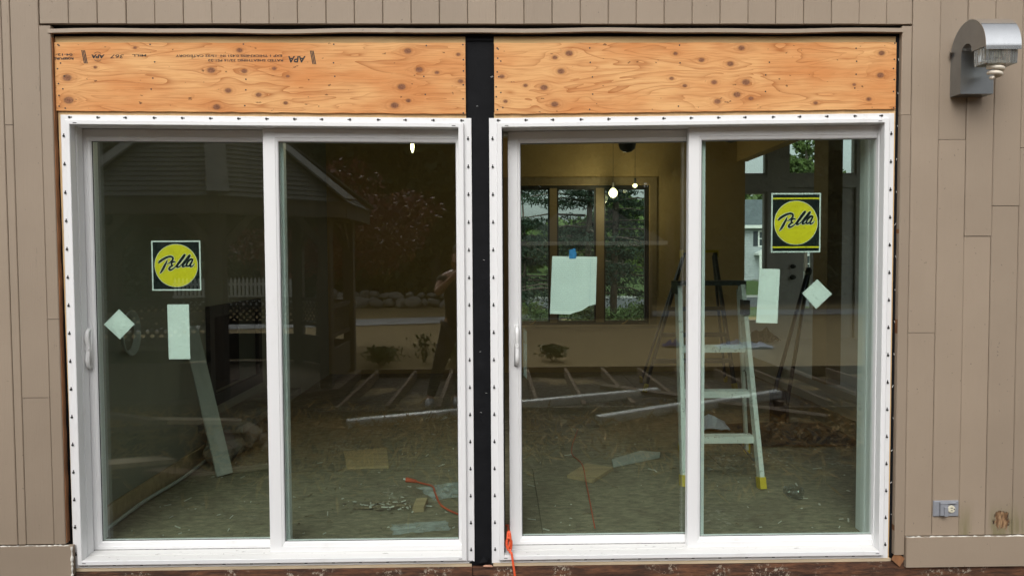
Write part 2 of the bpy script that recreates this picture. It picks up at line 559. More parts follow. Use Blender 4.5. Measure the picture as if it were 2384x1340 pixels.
MT = dict(
    siding=mat_siding(), vinyl=mat_vinyl(), sill=mat_sill(), felt=mat_felt(), rim=mat_rim(), floor=mat_floor(),
    ground=mat_ground(), shingle=mat_shingle(),
    glass=mat_glass('low_e_glass', (0.885, 0.955, 0.92), 0.105),
    clear=mat_glass('clear_glass', (0.93, 0.97, 0.95), 0.045),
    pine=M('pine_lumber', (0.62, 0.42, 0.21), 0.7, var=0.14, scale=16, stretch=(1, 1, 0.12), bump=0.2),
    header=M('old_header_lumber', (0.46, 0.32, 0.15), 0.8, var=0.2, scale=10, stretch=(0.15, 1, 2), bump=0.3),
    shim=M('sill_shim', (0.50, 0.40, 0.27), 0.8, var=0.2, scale=14, stretch=(0.2, 1, 1)),
    cedar=M('raw_cedar_edge', (0.21, 0.092, 0.036), 0.85, var=0.5, scale=18, stretch=(1, 1, 0.15), bump=0.5, bd=0.004),
    tan_mustard=M('mustard_wall_paint', (0.50, 0.36, 0.16), 0.75, var=0.07, scale=1.6),
    wall_grey=M('grey_green_wall_paint', (0.23, 0.22, 0.17), 0.8, var=0.12, scale=1.4),
    wall_dark=M('brown_wall_paint', (0.15, 0.12, 0.08), 0.8, var=0.1, scale=1.4),
    foyer=M('foyer_grey_paint', (0.46, 0.44, 0.39), 0.6, var=0.06, scale=2),
    ceiling=M('ceiling_paint', (0.42, 0.36, 0.25), 0.85, var=0.05, scale=2),
    wtrim=M('window_trim_paint', (0.30, 0.225, 0.12), 0.55, var=0.08, scale=3),
    sash=M('dark_window_sash', (0.035, 0.034, 0.03), 0.5, var=0.1),
    black=M('matt_black', (0.008, 0.008, 0.008), 0.8, var=0.2),
    screw=M('black_screw', (0.012, 0.012, 0.013), 0.45, var=0.2),
    ink=M('stamp_ink', (0.022, 0.024, 0.024), 0.8, var=0.5, scale=160),
    paper=M('label_paper', (0.82, 0.84, 0.82), 0.6, var=0.04, scale=9, bump=0.35, bd=0.004),
    yellow=M('logo_yellow', (0.80, 0.66, 0.012), 0.45, var=0.05, scale=6),
    logo_black=M('logo_black', (0.008, 0.012, 0.012), 0.35, var=0.1),
    rule=M('ruled_line', (0.42, 0.56, 0.60), 0.6, var=0.1),
    tape=M('blue_tape', (0.03, 0.22, 0.52), 0.6, var=0.15),
    handle=M('handle_white', (0.78, 0.78, 0.77), 0.35, var=0.03),
    lamp_metal=M('grey_metal_housing', (0.33, 0.345, 0.35), 0.30, 0.85, var=0.12, scale=5),
    hood=M('polished_hood', (0.80, 0.81, 0.81), 0.13, 0.95, var=0.06, scale=8),
    cfl=M('cfl_tube', (0.72, 0.66, 0.55), 0.4, var=0.05),
    outlet_grey=M('outlet_grey', (0.25, 0.26, 0.285), 0.5, var=0.08, scale=30),
    ivory=M('receptacle_ivory', (0.66, 0.62, 0.48), 0.45, var=0.04),
    orange=M('orange_cord_jacket', (0.75, 0.105, 0.035), 0.45, var=0.1, scale=20),
    orange_dark=M('dusty_orange_cord', (0.50, 0.085, 0.03), 0.6, var=0.15, scale=20),
    caulk=M('white_caulk', (0.70, 0.68, 0.62), 0.6, var=0.12, scale=60, bump=0.4, bd=0.004),
    ply_scrap=M('plywood_scrap', (0.36, 0.26, 0.14), 0.75, var=0.2, scale=12, stretch=(0.3, 2, 1), bump=0.2),
    board_pale=M('pale_primed_board', (0.36, 0.36, 0.32), 0.7, var=0.1, scale=8, stretch=(3, 3, 0.4)),
    stone=M('hearth_stone', (0.16, 0.145, 0.12), 0.9, var=0.45, scale=6, bump=0.8, bd=0.02),
    alu=mat_alu(),
    ladder_dark=M('dark_fibreglass', (0.045, 0.042, 0.04), 0.6, var=0.2),
    blackplastic=M('black_ladder_plastic', (0.012, 0.012, 0.012), 0.4, var=0.2),
    yellowplastic=M('yellow_foot', (0.55, 0.40, 0.02), 0.5, var=0.1),
    toolblue=M('dark_blue_handle', (0.012, 0.018, 0.05), 0.45, var=0.2),
    toolmetal=M('black_blade', (0.012, 0.012, 0.013), 0.5, 0.4, var=0.3),
    plastic_bag=mat_glass('clear_plastic', (0.78, 0.80, 0.80), 0.10),
    debris=M('debris_wood', (0.25, 0.19, 0.115), 0.9, var=0.5, scale=40, rnd=0.3),
    debris_pale=M('debris_plaster', (0.55, 0.53, 0.46), 0.9, var=0.2, scale=30, rnd=0.2),
    joist=M('weathered_joist', (0.17, 0.115, 0.075), 0.9, var=0.35, scale=7, stretch=(3, 0.3, 3), bump=0.4, rnd=0.2),
    post=M('weathered_post', (0.12, 0.098, 0.078), 0.85, var=0.2, scale=9, stretch=(3, 3, 0.3), bump=0.3, rnd=0.1),
    gutter=M('aluminium_downspout', (0.72, 0.72, 0.70), 0.4, 0.1, var=0.08, scale=12),
    rock=M('field_stone', (0.32, 0.29, 0.25), 0.9, var=0.3, scale=4, bump=0.7, bd=0.03, rnd=0.25),
    bark=M('tree_bark', (0.125, 0.10, 0.08), 0.95, var=0.4, scale=14, stretch=(3, 3, 0.4), bump=0.8, bd=0.02),
    red_leaf=M('maple_red_leaf', (0.16, 0.035, 0.028), 0.6, var=0.4, scale=3),
    leaf=M('summer_leaf', (0.085, 0.13, 0.03), 0.6, var=0.4, scale=1.5),
    leaf_dark=M('wood_edge_leaf', (0.033, 0.048, 0.016), 0.7, var=0.45, scale=0.8),
    needle=M('conifer_needle', (0.022, 0.042, 0.022), 0.7, var=0.4, scale=1.2),
    white_paint=M('white_house_paint', (0.78, 0.78, 0.76), 0.6, var=0.03),
    blue_siding=M('grey_lap_siding', (0.40, 0.42, 0.44), 0.7, var=0.04),
    slate_roof=M('grey_roof_shingle', (0.13, 0.15, 0.165), 0.9, var=0.2, scale=3),
    shutter=M('dark_shutter', (0.03, 0.035, 0.045), 0.6, var=0.1),
    dark_glass=M('far_window_glass', (0.05, 0.06, 0.065), 0.08, var=0.1),
    road=M('asphalt', (0.10, 0.10, 0.105), 0.9, var=0.15, scale=3),
    path=M('pale_path', (0.42, 0.41, 0.40), 0.9, var=0.2, scale=3),
    kerb=M('concrete_kerb', (0.40, 0.39, 0.37), 0.9, var=0.1, scale=5),
    picket=M('white_picket', (0.55, 0.54, 0.50), 0.8, var=0.1),
    skin=M('skin', (0.50, 0.27, 0.18), 0.5, var=0.05),
    cloth_dark=M('dark_shirt', (0.02, 0.02, 0.024), 0.85, var=0.2),
    trousers=M('patterned_trousers', (0.05, 0.048, 0.055), 0.85, var=0.8, scale=14),
    shoe=M('grey_shoe', (0.42, 0.42, 0.43), 0.7, var=0.2, scale=30),
    hair=M('dark_hair', (0.03, 0.02, 0.012), 0.6, var=0.3, scale=40),
    phone=M('phone_black', (0.01, 0.01, 0.01), 0.2, var=0.1),
    tarp_purple=M('violet_plastic', (0.20, 0.18, 0.38), 0.5, var=0.2, scale=6),
    tarp_white=M('white_blue_plastic', (0.62, 0.66, 0.78), 0.4, var=0.15, scale=9),
    insulation=M('brown_insulation', (0.22, 0.12, 0.05), 0.95, var=0.5, scale=20, bump=1, bd=0.02),
    dome_dark=M('smoked_dome', (0.045, 0.032, 0.024), 0.35, var=0.1),
    lens=None,
    ridge=M('ridge_shingle', (0.13, 0.125, 0.115), 0.9, var=0.35, scale=9, bump=0.5, bd=0.01),
    film=None,
    gap=M('gap_shadow_grey', (0.20, 0.195, 0.185), 0.9, var=0.6, scale=60),  # grey that stands in for the shaded gap under the door panels
    bulb=mat_emit('lit_bulb', (1.0, 0.90, 0.50), 2.6),
    straw_bit=M('loose_straw', (0.44, 0.28, 0.11), 0.9, var=0.3, scale=3),
)

def mat_lens():
    t = NT('ribbed_lens')
    t.col((0.93, 0.96, 0.95)); t.rough(0.06)
    t.bsdf.inputs['Transmission Weight'].default_value = 0.93
    t.bsdf.inputs['IOR'].default_value = 1.5
    return t.m
MT['lens'] = mat_lens()
def mat_film():
    t = NT('hazy_plastic_film')
    df = t.n('BsdfDiffuse'); df.inputs[0].default_value = (0.55, 0.58, 0.56, 1)
    tr = t.n('BsdfTransparent'); mx = t.n('MixShader')
    t.set(mx.inputs[0], t.ramp(t.noise(t.pos(), 14, 3), [(0.3, 0.25), (0.7, 0.6)]))
    t.t.links.new(tr.outputs[0], mx.inputs[1]); t.t.links.new(df.outputs[0], mx.inputs[2])
    t.t.links.new(mx.outputs[0], t.out.inputs['Surface'])
    return t.m
MT['film'] = mat_film()
# ------------------------------------------------------------------ ground, path, road
def axis_steps(spans):
    out = []
    for a, b, n in spans:
        out += [a + (b-a)*i/n for i in range(n)]
    return out + [spans[-1][1]]

def gz(x, y):
    if y < 0:
        if y > -1.4: z = -0.30
        elif y > -3.0: z = -0.30 + 0.20*(-1.4-y)/1.6
        else: z = -0.10
        if y < -22: z += 0.04*(-22-y)
        if -7 < y < -1.0: z += 0.025*math.sin(3.1*x+1.7*y)*math.sin(2.3*y-1.1*x)
        return z
    if y < 6.9: return -0.30
    if y < 30: return -0.30 - 0.75*(y-6.9)/23.1
    return -1.05
xs = axis_steps([(-400,-60,8),(-60,-8,14),(-8,10,72),(10,60,14),(60,400,8)])
ys = axis_steps([(-400,-60,8),(-60,-9,20),(-9,0,60),(0,8,8),(8,60,26),(60,400,8)])
g = MB()
vv = [(x, y, gz(x, y)) for y in ys for x in xs]
nx = len(xs)
g.add(vv, [(j*nx+i, j*nx+i+1, (j+1)*nx+i+1, (j+1)*nx+i) for j in range(len(ys)-1) for i in range(nx-1)])
struct(g.build('ground', MT['ground'], smooth=True))
pa = MB()
n = 30
for i in range(n):
    x0, x1 = -16+32*i/n, -16+32*(i+1)/n
    y0 = [-13.6 - 0.9*math.sin(0.2*x) - 0.12*x for x in (x0, x1)]
    pa.add([(x0, y0[0], -0.085), (x1, y0[1], -0.085), (x1, y0[1]-1.9, -0.085), (x0, y0[0]-1.9, -0.085)], [(0,1,2,3)])
struct(pa.build('path', MT['path']))
rd = MB(); rd.box(-300, 300, 33.0, 42.0, -1.2, -1.03)
struct(rd.build('road', MT['road']))
kb = MB(); kb.box(-300, 300, 42.0, 42.3, -1.2, -0.92); 
struct(kb.build('kerb', MT['kerb']))

# ------------------------------------------------------------------ house shell (interior setting)
FZ = 0.06           # room floor
FY = 0.27           # foyer floor
RX0, RX1 = -0.05, 4.88
BY = 5.3            # window wall
DY = 6.8            # front door wall
fl = MB(); fl.box(-0.2, 8.2, 0.30, 5.45, -0.28, FZ-0.02)
fl_o = struct(fl.build('room_floor', MT['floor']))
k = 0
for j, (y0, y1) in enumerate(((0.135, 1.30), (1.30, 2.52), (2.52, 3.74), (3.74, 5.3))):
    e = [RX0+0.005, 0.95, 3.39, RX1] if j % 2 else [RX0+0.005, 2.17, 4.61, RX1]
    for a, b in zip(e[:-1], e[1:]):
        q = MB(); q.box(a+0.0015, b-0.0015, y0+0.0015, y1-0.0015, FZ-0.019, FZ+0.0008*(k % 3))
        q.build('floor_panel', MT['floor'], fl_o); k += 1
ff = MB(); ff.box(RX1+0.001, 8.2, 0.14, DY, -0.28, FY)
struct(ff.build('foyer_floor', MT['foyer']))
ce = MB(); ce.box(-0.2, RX1+0.02, 0.131, BY+0.001, 2.82, 2.95)
struct(ce.build('room_ceiling', MT['ceiling']))
ce = MB(); ce.box(RX1+0.022, 8.2, 0.131, DY+0.15, 3.9, 4.0)
struct(ce.build('foyer_ceiling', MT['ceiling']))
# left wall with the firebox opening
FBY0, FBY1, FBZ0, FBZ1 = 1.72, 2.75, 0.42, 1.06
lw = MB()
lw.box(-0.2, RX0, 0.131, FBY0, -0.28, 2.82)
lw.box(-0.2, RX0, FBY1, BY+0.15, -0.28, 2.82)
lw.box(-0.2, RX0, FBY0, FBY1, -0.28, FBZ0)
lw.box(-0.2, RX0, FBY0, FBY1, FBZ1, 2.82)
struct(lw.build('room_wall_left', MT['wall_grey']))
# window wall: opening x 2.12..3.74, z 0.62..2.27
bw = MB()
bw.box(RX0, 2.10, BY, BY+0.15, -0.28, 2.82)
bw.box(3.745, RX1, BY, BY+0.15, -0.28, 2.82)
bw.box(2.10, 3.745, BY, BY+0.15, -0.28, 0.62)
bw.box(2.10, 3.745, BY, BY+0.15, 2.27, 2.82)
struct(bw.build('room_wall_back', MT['tan_mustard']))
fw_ = MB()
# foyer side wall, far right wall and front wall with sidelight, transoms and door openings
fw_.box(RX1-0.15, RX1, BY+0.15, DY+0.15, -0.28, 3.9)
fw_.box(8.05, 8.2, 0.131, 1.2, -0.28, 3.9); fw_.box(8.05, 8.2, 6.2, DY+0.15, -0.28, 3.9)
fw_.box(8.05, 8.2, 1.2, 6.2, -0.28, 0.9); fw_.box(8.05, 8.2, 1.2, 6.2, 3.5, 3.9)  # out-of-view opening in the far right wall, added to brighten the foyer
struct(fw_.build('foyer_wall_side', MT['foyer']))
fr = MB()
SX0, SX1 = 5.05, 5.70      # sidelight
TX0, TX1 = 5.985, 6.945    # door
fr.box(RX1, SX0, DY, DY+0.15, -0.28, 3.9)
fr.box(SX1, TX0, DY, DY+0.15, -0.28, 3.9)
fr.box(TX1, 8.05, DY, DY+0.15, -0.28, 3.9)
fr.box(SX0, SX1, DY, DY+0.15, -0.28, 0.50)
fr.box(SX0, SX1, DY, DY+0.15, 2.33, 2.55)
fr.box(SX0, SX1, DY, DY+0.15, 3.45, 3.9)
fr.box(TX0, TX1, DY, DY+0.15, -0.28, FY)
fr.box(TX0, TX1, DY, DY+0.15, 2.38, 2.55)
fr.box(TX0, TX1, DY, DY+0.15, 3.45, 3.9)
struct(fr.build('foyer_wall_front', MT['foyer']))
# upper gable between the room ceiling and the foyer, beam and column
ub = MB(); ub.box(RX1-0.10, RX1+0.02, 0.131, BY, 2.54, 2.819); ub.box(RX1-0.10, RX1+0.02, 0.131, BY+0.15, 2.951, 3.9)
struct(ub.build('header_beam', MT['tan_mustard']))
co = MB(); co.box(RX1, 5.01, 3.11, 3.40, FY, 3.9)
struct(co.build('column', MT['wtrim']))
ro = MB(); ro.box(-0.6, 8.5, -0.05, 7.3, 4.02, 4.2)
struct(ro.build('house_roof', MT['slate_roof']))

# ------------------------------------------------------------------ garden-side wall of the house
HW = thing('house_wall', 'taupe painted vertical board wall around two new sliding doors', 'wall')
bk = MB()
bk.box(-2.0, -0.03, 0.013, 0.13, -0.4, 4.0)
bk.box(3.80, 8.2, 0.013, 0.13, -0.4, 4.0)
bk.box(-0.03, 3.80, 0.013, 0.13, 2.06, 4.0)
bk.box(1.80, 1.985, 0.016, 0.13, -0.05, 2.06)
bk.box(-0.03, 3.80, 0.016, 0.13, -0.4, -0.03)
bk.build('wall_sheathing', MT['black'], HW)

SF, SB = -0.022, 0.002       # siding face and back
def sb(x, z=0):              # siding from image pixels on the wall plane, scaled about the camera -> its own plane
    return onplane(x, z, SF)[0]
def siding(x0, x1, z0, z1, dy=0.0):
    b = MB(); c = 0.0028; gp = 0.0009
    f = SF+dy
    a0, a1 = sb(x0)+gp, sb(x1)-gp
    poly = [(a0, SB), (a0, f+c), (a0+c, f), (a1-c, f), (a1, f+c), (a1, SB)]
    b.prism(poly, z0, z1, 'z')
    return b.build('siding_board', MT['siding'], HW)
rs = random.Random(3)
jig = lambda: rs.uniform(-0.0025, 0.0015)
TOPZ = 3.6
def column_boards(x0, x1, zs):
    """one board column cut at the butt joints zs"""
    for a, b in zip(zs[:-1], zs[1:]):
        siding(x0, x1, a+0.0012, b-0.0012, jig())
LB = 0.118
left = [(-0.377,-0.251,[LB,TOPZ]),(-0.251,-0.213,[LB,2.013,TOPZ]),(-0.213,-0.086,[LB,0.79,TOPZ]),(-0.086,-0.033,[LB,1.145,2.45])]
for x0, x1, zs in left: column_boards(x0, x1, zs)
for i in range(10):
    column_boards(-0.377-0.1275*(i+1), -0.377-0.1275*i, [LB, rs.uniform(0.6, 2.0), TOPZ])
edges = [-0.082, 0.047] + [0.047+0.12723*i for i in range(1, 31)]
edges = edges[:31]
for a, b in zip(edges[:-1], edges[1:]):
    column_boards(a, b, [2.458, TOPZ])
last = edges[-1]
column_boards(last, 3.856, [2.458, TOPZ])
RB = 0.109
right = [(3.808,3.856,[RB-0.09,2.05,2.45]),(3.856,3.984,[RB,1.056,TOPZ]),(3.984,4.112,[RB,1.938,TOPZ]),(4.112,4.239,[RB,1.498,TOPZ]),
         (4.239,4.366,[RB,1.636,TOPZ]),(4.366,4.494,[RB,1.90,TOPZ])]
for x0, x1, zs in right: column_boards(x0, x1, zs)
for i in range(9):
    column_boards(4.494+0.1275*i, 4.494+0.1275*(i+1), [RB, rs.uniform(0.6, 2.0), TOPZ])
# raw sawn edges of the cut siding towards the opening
for x0, x1, lo, hi, seed in ((-0.0206, -0.0172, 0.125, 2.40, 1), (3.7985, 3.8022, 0.03, 2.40, 2)):
    b = MB()
    rr = random.Random(seed); pts = 46
    zz = [lo+(hi-lo)*i/pts for i in range(pts+1)]
    if seed == 1:
        poly = [(x0, z) for z in zz] + [(x1+rr.uniform(-0.0015, 0.0022), z) for z in reversed(zz)]
    else:
        poly = [(x0+rr.uniform(-0.002, 0.002), z) for z in zz] + [(x1, z) for z in reversed(zz)]
    for i in range(pts):
        j = len(poly)-1-i
        q = [poly[i], poly[i+1], poly[j-1], poly[j]]
        b.prism(q, -0.0195, 0.003, 'y')
    tag(b.build('sawn_edge', MT['cedar'], HW), 'raw brown sawn edge of the cut siding')
# drip cap above the opening, two overlapping lengths
for x0, x1, dz, dy in ((-0.05, 1.56, 0.0, 0), (1.50, 3.812, 0.0015, -0.003)):
    b = MB(); n = 24
    sec = [(0.004, 0.022), (-0.026+dy, 0.018), (-0.028+dy, 0.0), (-0.024+dy, -0.002), (0.004, 0.003)]
    vs = []; m = len(sec)
    for i in range(n+1):
        x = x0+(x1-x0)*i/n
        wob = 0.0022*math.sin(5.1*x+dz*900)+0.0015*math.sin(11*x)
        xx = onplane(x, 0, -0.03)[0]
        for yy, h in sec: vs.append((xx, yy, 2.417+dz+wob+h))
    fs = [(i*m+k, i*m+(k+1) % m, (i+1)*m+(k+1) % m, (i+1)*m+k) for i in range(n) for k in range(m)]
    fs += [tuple(range(m)), tuple(range(n*m, n*m+m))]
    b.add(vs, fs)
    b.build('drip_cap', MT['siding'], HW, warp=True)
# skirt boards
b = MB()
b.prism([(-2.0,-0.036),(0.012,-0.036),(0.012,-0.008),(-2.0,-0.008)], -0.028, 0.112, 'z'); b.build('skirt_board', MT['siding'], HW)
b = MB(); b.prism([(3.845,-0.036),(6.0,-0.036),(6.0,-0.008),(3.845,-0.008)], -0.035, 0.104, 'z'); b.build('skirt_board', MT['siding'], HW)
# bead of old caulk along the skirts
for x0, x1, z, ln in ((-0.36, 0.005, 0.113, 1), (3.85, 4.5, 0.1045, 2)):
    b = MB(); rr = random.Random(ln)
    pts = []; x = x0; i = 0
    while x < x1:
        pts.append((x, -0.0285+rr.uniform(-0.002, 0.002), z+rr.uniform(-0.001, 0.002))); x += rr.uniform(0.006, 0.018)
    b.tube(pts, [rr.choice((0.0006, 0.001, 0.0025, 0.004))*rr.uniform(0.7, 1.3) for _ in pts], 6)
    tag(b.build('caulk_bead', MT['caulk'], HW), 'broken white caulk bead on the skirt board')
b = MB(); rr = random.Random(5)
b.tube([(0.0135, -0.037+rr.uniform(-.001,.001), 0.11-0.01*i) for i in range(14)], [rr.uniform(0.002, 0.0075) for _ in range(14)], 6)
b.build('caulk_bead', MT['caulk'], HW)
# black felt: the post between the doors (torn at its foot), head strip and side strips
b = MB()
rr = random.Random(11)
nz = 60
L = [(1.818+rr.uniform(-0.0015, 0.0015), 2.425-(2.43)*i/nz) for i in range(nz+1)]
Rr = [(1.944+rr.uniform(-0.0015, 0.0015), z) for _, z in L]
vs = []
for i, ((xl, z), (xr, _)) in enumerate(zip(L, Rr)):
    for k in range(7):
        t_ = k/6
        yy = 0.009 - 0.0035*math.sin(math.pi*t_)*(1+0.6*math.sin(7*z+2*t_))
        if 1.20 < z < 1.225 and t_ < 0.95: yy += 0.004
        zz = z - (0.022*(rr.random()-0.3) if i == nz else 0)
        vs.append((xl+(xr-xl)*t_, yy, zz))
b.add(vs, [(i*7+k, i*7+k+1, (i+1)*7+k+1, (i+1)*7+k) for i in range(nz) for k in range(6)])
tag(b.build('building_paper', MT['felt'], HW, warp=True, smooth=True), 'black felt strip covering the post between the doors')
b = MB(); b.box(-0.034, 3.806, 0.002, 0.0085, 2.39, 2.43); b.build('building_paper', MT['felt'], HW, warp=True)
b = MB(); b.box(-0.034, -0.0115, 0.0035, 0.012, 0.02, 2.40); b.build('building_paper', MT['felt'], HW, warp=True)
b = MB(); b.box(3.7825, 3.806, 0.0035, 0.012, 0.005, 2.40); b.build('building_paper', MT['felt'], HW, warp=True)
# torn tongue of felt at the foot of the post
b = MB(); b.add([(1.80,0.002,-0.008),(1.83,-0.006,0.012),(1.86,-0.012,0.0),(1.885,-0.005,0.03),(1.90,-0.012,0.008),(1.915,0.0,0.03),(1.905,0.0,-0.012),(1.85,-0.004,-0.014)],
    [(0,1,7),(1,2,7),(2,3,4),(2,4,6),(2,6,7),(4,5,6)])
b.build('torn_paper', MT['felt'], HW, flip=False)
# staples in the felt
b = MB(); rr = random.Random(2)
for i in range(9):
    x, z = rr.uniform(1.825, 1.938), rr.uniform(0.1, 2.35)
    a = rr.uniform(-0.3, 0.3)
    b.bar((x-0.004, 0.003, warp_z(x, z)-0.004*a), (x+0.004, 0.003, warp_z(x, z)+0.004*a), 0.001, 0.001)
for z in np.linspace(0.2, 2.3, 15):
    b.bar((3.792+rr.uniform(-.006,.006), 0.003, z), (3.794, 0.003, z+rr.uniform(0.003, 0.012)), 0.002, 0.002)
tag(b.build('staples', MT['gutter'], HW), None, None, None, 'stuff')
# rough framing: pine strips beside and above the doors, darker header over the plywood
for nm, x0, x1, z0, z1, y0, mm in (
    ('framing_stud', 3.752, 3.7835, -0.005, 2.075, 0.0025, 'pine'),
    ('framing_header', 0.0305, 1.8175, 2.02, 2.078, 0.0025, 'pine'), ('framing_header', 1.9445, 3.7515, 2.02, 2.078, 0.0025, 'pine'),
    ('framing_header', -0.0165, 1.8165, 2.3795, 2.4085, 0.0015, 'header'), ('framing_header', 1.9455, 3.7795, 2.3795, 2.4085, 0.0015, 'header')):
    b = MB(); b.box(x0, x1, y0, 0.0125, z0, z1); b.build(nm, MT[mm], HW, warp=True)
b = MB(); b.prism([(-0.0135, 2.075), (0.03, 2.075), (0.03, -0.005), (-0.003, -0.005), (-0.0045, 0.7), (-0.010, 1.3), (-0.012, 1.8)], 0.0025, 0.0125, 'y'); b.build('framing_stud', MT['pine'], HW, warp=True)
# plywood sheathing above each door
def kp(l): return [(-0.017+(a-128)*0.0019396, 2.374-(c-102)*0.00192, 0.74*r/517.0) for a, c, r in l]
K1 = kp([(156,180,12),(158,232,13),(552,117,8),(486,163,11),(562,165,8),(631,159,6),(524,210,9),(497,248,10),(594,220,8),(940,119,10),(966,162,10),
         (925,202,11),(908,245,11),(940,234,7),(1007,169,6),(1062,189,7),(1057,127,6),(662,177,5),(656,239,6),(313,111,5),(221,156,5)])
K2 = kp([(1315,124,10),(1282,134,7),(1296,166,10),(1256,204,10),(1281,243,10),(1213,199,6),(1166,236,6),(1158,178,7),(1564,125,6),(1625,140,8),
         (1693,149,9),(1555,183,6),(1655,192,8),(1730,192,11),(1709,221,10),(1663,237,9),(1742,230,7),(1719,112,9),(1586,200,6),(2050,124,9),
         (2048,176,10),(2021,232,7),(1895,241,6),(1986,198,5)])
MT['ply1'] = mat_plywood('sheathing_plywood', K1, 3.7)
MT['ply2'] = mat_plywood('sheathing_plywood_plain', K2, 11.3)
PF = -0.008
for x0, x1, mm, lab, seed in ((-0.0155, 1.8165, 'ply1', 'orange plywood strip stamped with upside-down grade marks', 5), (1.9465, 3.7785, 'ply2', 'orange knotty plywood strip without stamps', 6)):
    b = MB(); rr = random.Random(seed); n = 40
    for i in range(n):
        a, c = x0+(x1-x0)*i/n, x0+(x1-x0)*(i+1)/n
        b.box(a, c, PF, 0.0005, 2.0695, 2.3785)
    # weld the strips into one sheet with a slightly ragged lower edge
    me_v = b.V
    ob = MB()
    top = [(x0+(x1-x0)*i/n, 2.3785+rr.uniform(-0.0015, 0.001)) for i in range(n+1)]
    bot = [(x0+(x1-x0)*i/n, 2.0695+rr.uniform(-0.0015, 0.0015)) for i in range(n+1)]
    vs = [(x, y, z) for y in (PF, 0.0005) for x, z in bot+top]
    q = n+1
    fs = []
    for i in range(n):
        fs += [(i, i+1, q+i+1, q+i), (2*q+i, 3*q+i, 3*q+i+1, 2*q+i+1), (i, 2*q+i, 2*q+i+1, i+1), (q+i, q+i+1, 3*q+i+1, 3*q+i)]
    fs += [(0, q, 3*q, 2*q), (n, 2*q+n, 3*q+n, q+n)]
    ob.add(vs, fs)
    po = ob.build('plywood_panel', MT[mm], HW, warp=True)
    tag(po, lab)
    # nail heads in rows over the studs
    nb = MB()
    for sx in np.arange(x0+0.03, x1, 0.405):
        for z in np.linspace(2.09, 2.36, 5):
            if rr.random() < 0.85:
                xx, zz = sx+rr.uniform(-0.012, 0.012), z+rr.uniform(-0.012, 0.012)
                nb.cone((xx, PF-0.0008, warp_z(xx, zz)), (xx, PF+0.002, warp_z(xx, zz)), 0.0036, 0.0036, 7)
    for sx in (x0+0.012, x1-0.012):
        for z in np.linspace(2.085, 2.365, 6):
            xx, zz = sx+rr.uniform(-0.005, 0.005), z+rr.uniform(-0.012, 0.012)
            nb.cone((xx, PF-0.0008, warp_z(xx, zz)), (xx, PF+0.002, warp_z(xx, zz)), 0.0038, 0.0038, 7)
    tag(nb.build('nail_heads', MT['screw'], po), None, None, None, 'stuff')
    if mm == 'ply1': PLY1 = po

def text_mesh(body, size, shear=0.0, bold=0.0):
    cu = bpy.data.curves.new('t', 'FONT')
    cu.body = body; cu.size = size; cu.shear = shear; cu.offset = bold
    o = bpy.data.objects.new('t', cu)
    COL.objects.link(o)
    dg = bpy.context.evaluated_depsgraph_get()
    me = bpy.data.meshes.new_from_object(o.evaluated_get(dg))
    bpy.data.objects.remove(o)
    vs = [tuple(v.co) for v in me.vertices]
    fs = [list(p.vertices) for p in me.polygons]
    bpy.data.meshes.remove(me)
    return vs, fs

def stamp(body, x, z, w, size, bold=0.0, shear=0.0):
    """ink print on the plywood, upside down; x is its right end in the picture, z its foot, w its length"""
    vs, fs = text_mesh(body, size, shear, bold)
    L0 = max(v[0] for v in vs); l0 = min(v[0] for v in vs)
    kx = w/(L0-l0)
    b = MB()
    b.add([(x-(a-l0)*kx, PF-0.0006, warp_z(x, z-c)) for a, c, _ in vs], fs)
    o = b.build('printed_mark', MT['ink'], PLY1, flip=False)
    return o
def sx(p): return -0.017+(p-128)*0.0019396
def sz(p): return 2.374-(p-102)*0.00192
stamp('APA', sx(704), sz(131), 0.078, 0.038, 0.0012, 0.15)
stamp('RATED SHEATHING 32/16 PS1-22', sx(652), sz(138), 0.335, 0.0135, 0.0003)
stamp('EXP 1 THICKNESS 0.451 IN  15/32 CATEGORY', sx(650), sz(127.5), 0.475, 0.0135, 0.0003)
stamp('MILL', sx(338), sz(127.5), 0.062, 0.0135, 0.0003)
stamp('367', sx(287), sz(128), 0.062, 0.024, 0.0001, 0.2)
stamp('APA', sx(243), sz(128.5), 0.058, 0.022, 0.0010, 0.15)
stamp('ROSEBURG', sx(172), sz(135), 0.088, 0.0135, 0.0006)
stamp('04-12-', sx(170), sz(126), 0.075, 0.0135, 0.0004)
for px in (190, 714):
    b = MB()
    for off in (0, 3.2, 6.4):
        a, c = (sx(px+off), sz(118)), (sx(px+off+5.5), sz(149))
        b.add([(a[0], PF-0.0006, warp_z(*a)), (a[0]+0.0042, PF-0.0006, warp_z(*a)), (c[0]+0.0042, PF-0.0006, warp_z(*c)), (c[0], PF-0.0006, warp_z(*c))], [(0,1,2,3)])
    b.build('printed_mark', MT['ink'], PLY1, flip=False)
cx_, cz_ = sx(227), sz(133)
for a0, a1 in ((0.25*math.pi, 0.75*math.pi), (1.25*math.pi, 1.75*math.pi)):
    b = MB()
    for i in range(8):
        t0, t1 = a0+(a1-a0)*i/8, a0+(a1-a0)*(i+1)/8
        q = []
        for t_, r_ in ((t0,0.0195),(t1,0.0195),(t1,0.0215),(t0,0.0215)):
            x, z = cx_+r_*math.cos(t_), cz_+r_*math.sin(t_); q.append((x, PF-0.0006, warp_z(x, z)))
        b.add(q, [(0,1,2,3)])
    b.build('printed_mark', MT['ink'], PLY1, flip=False)
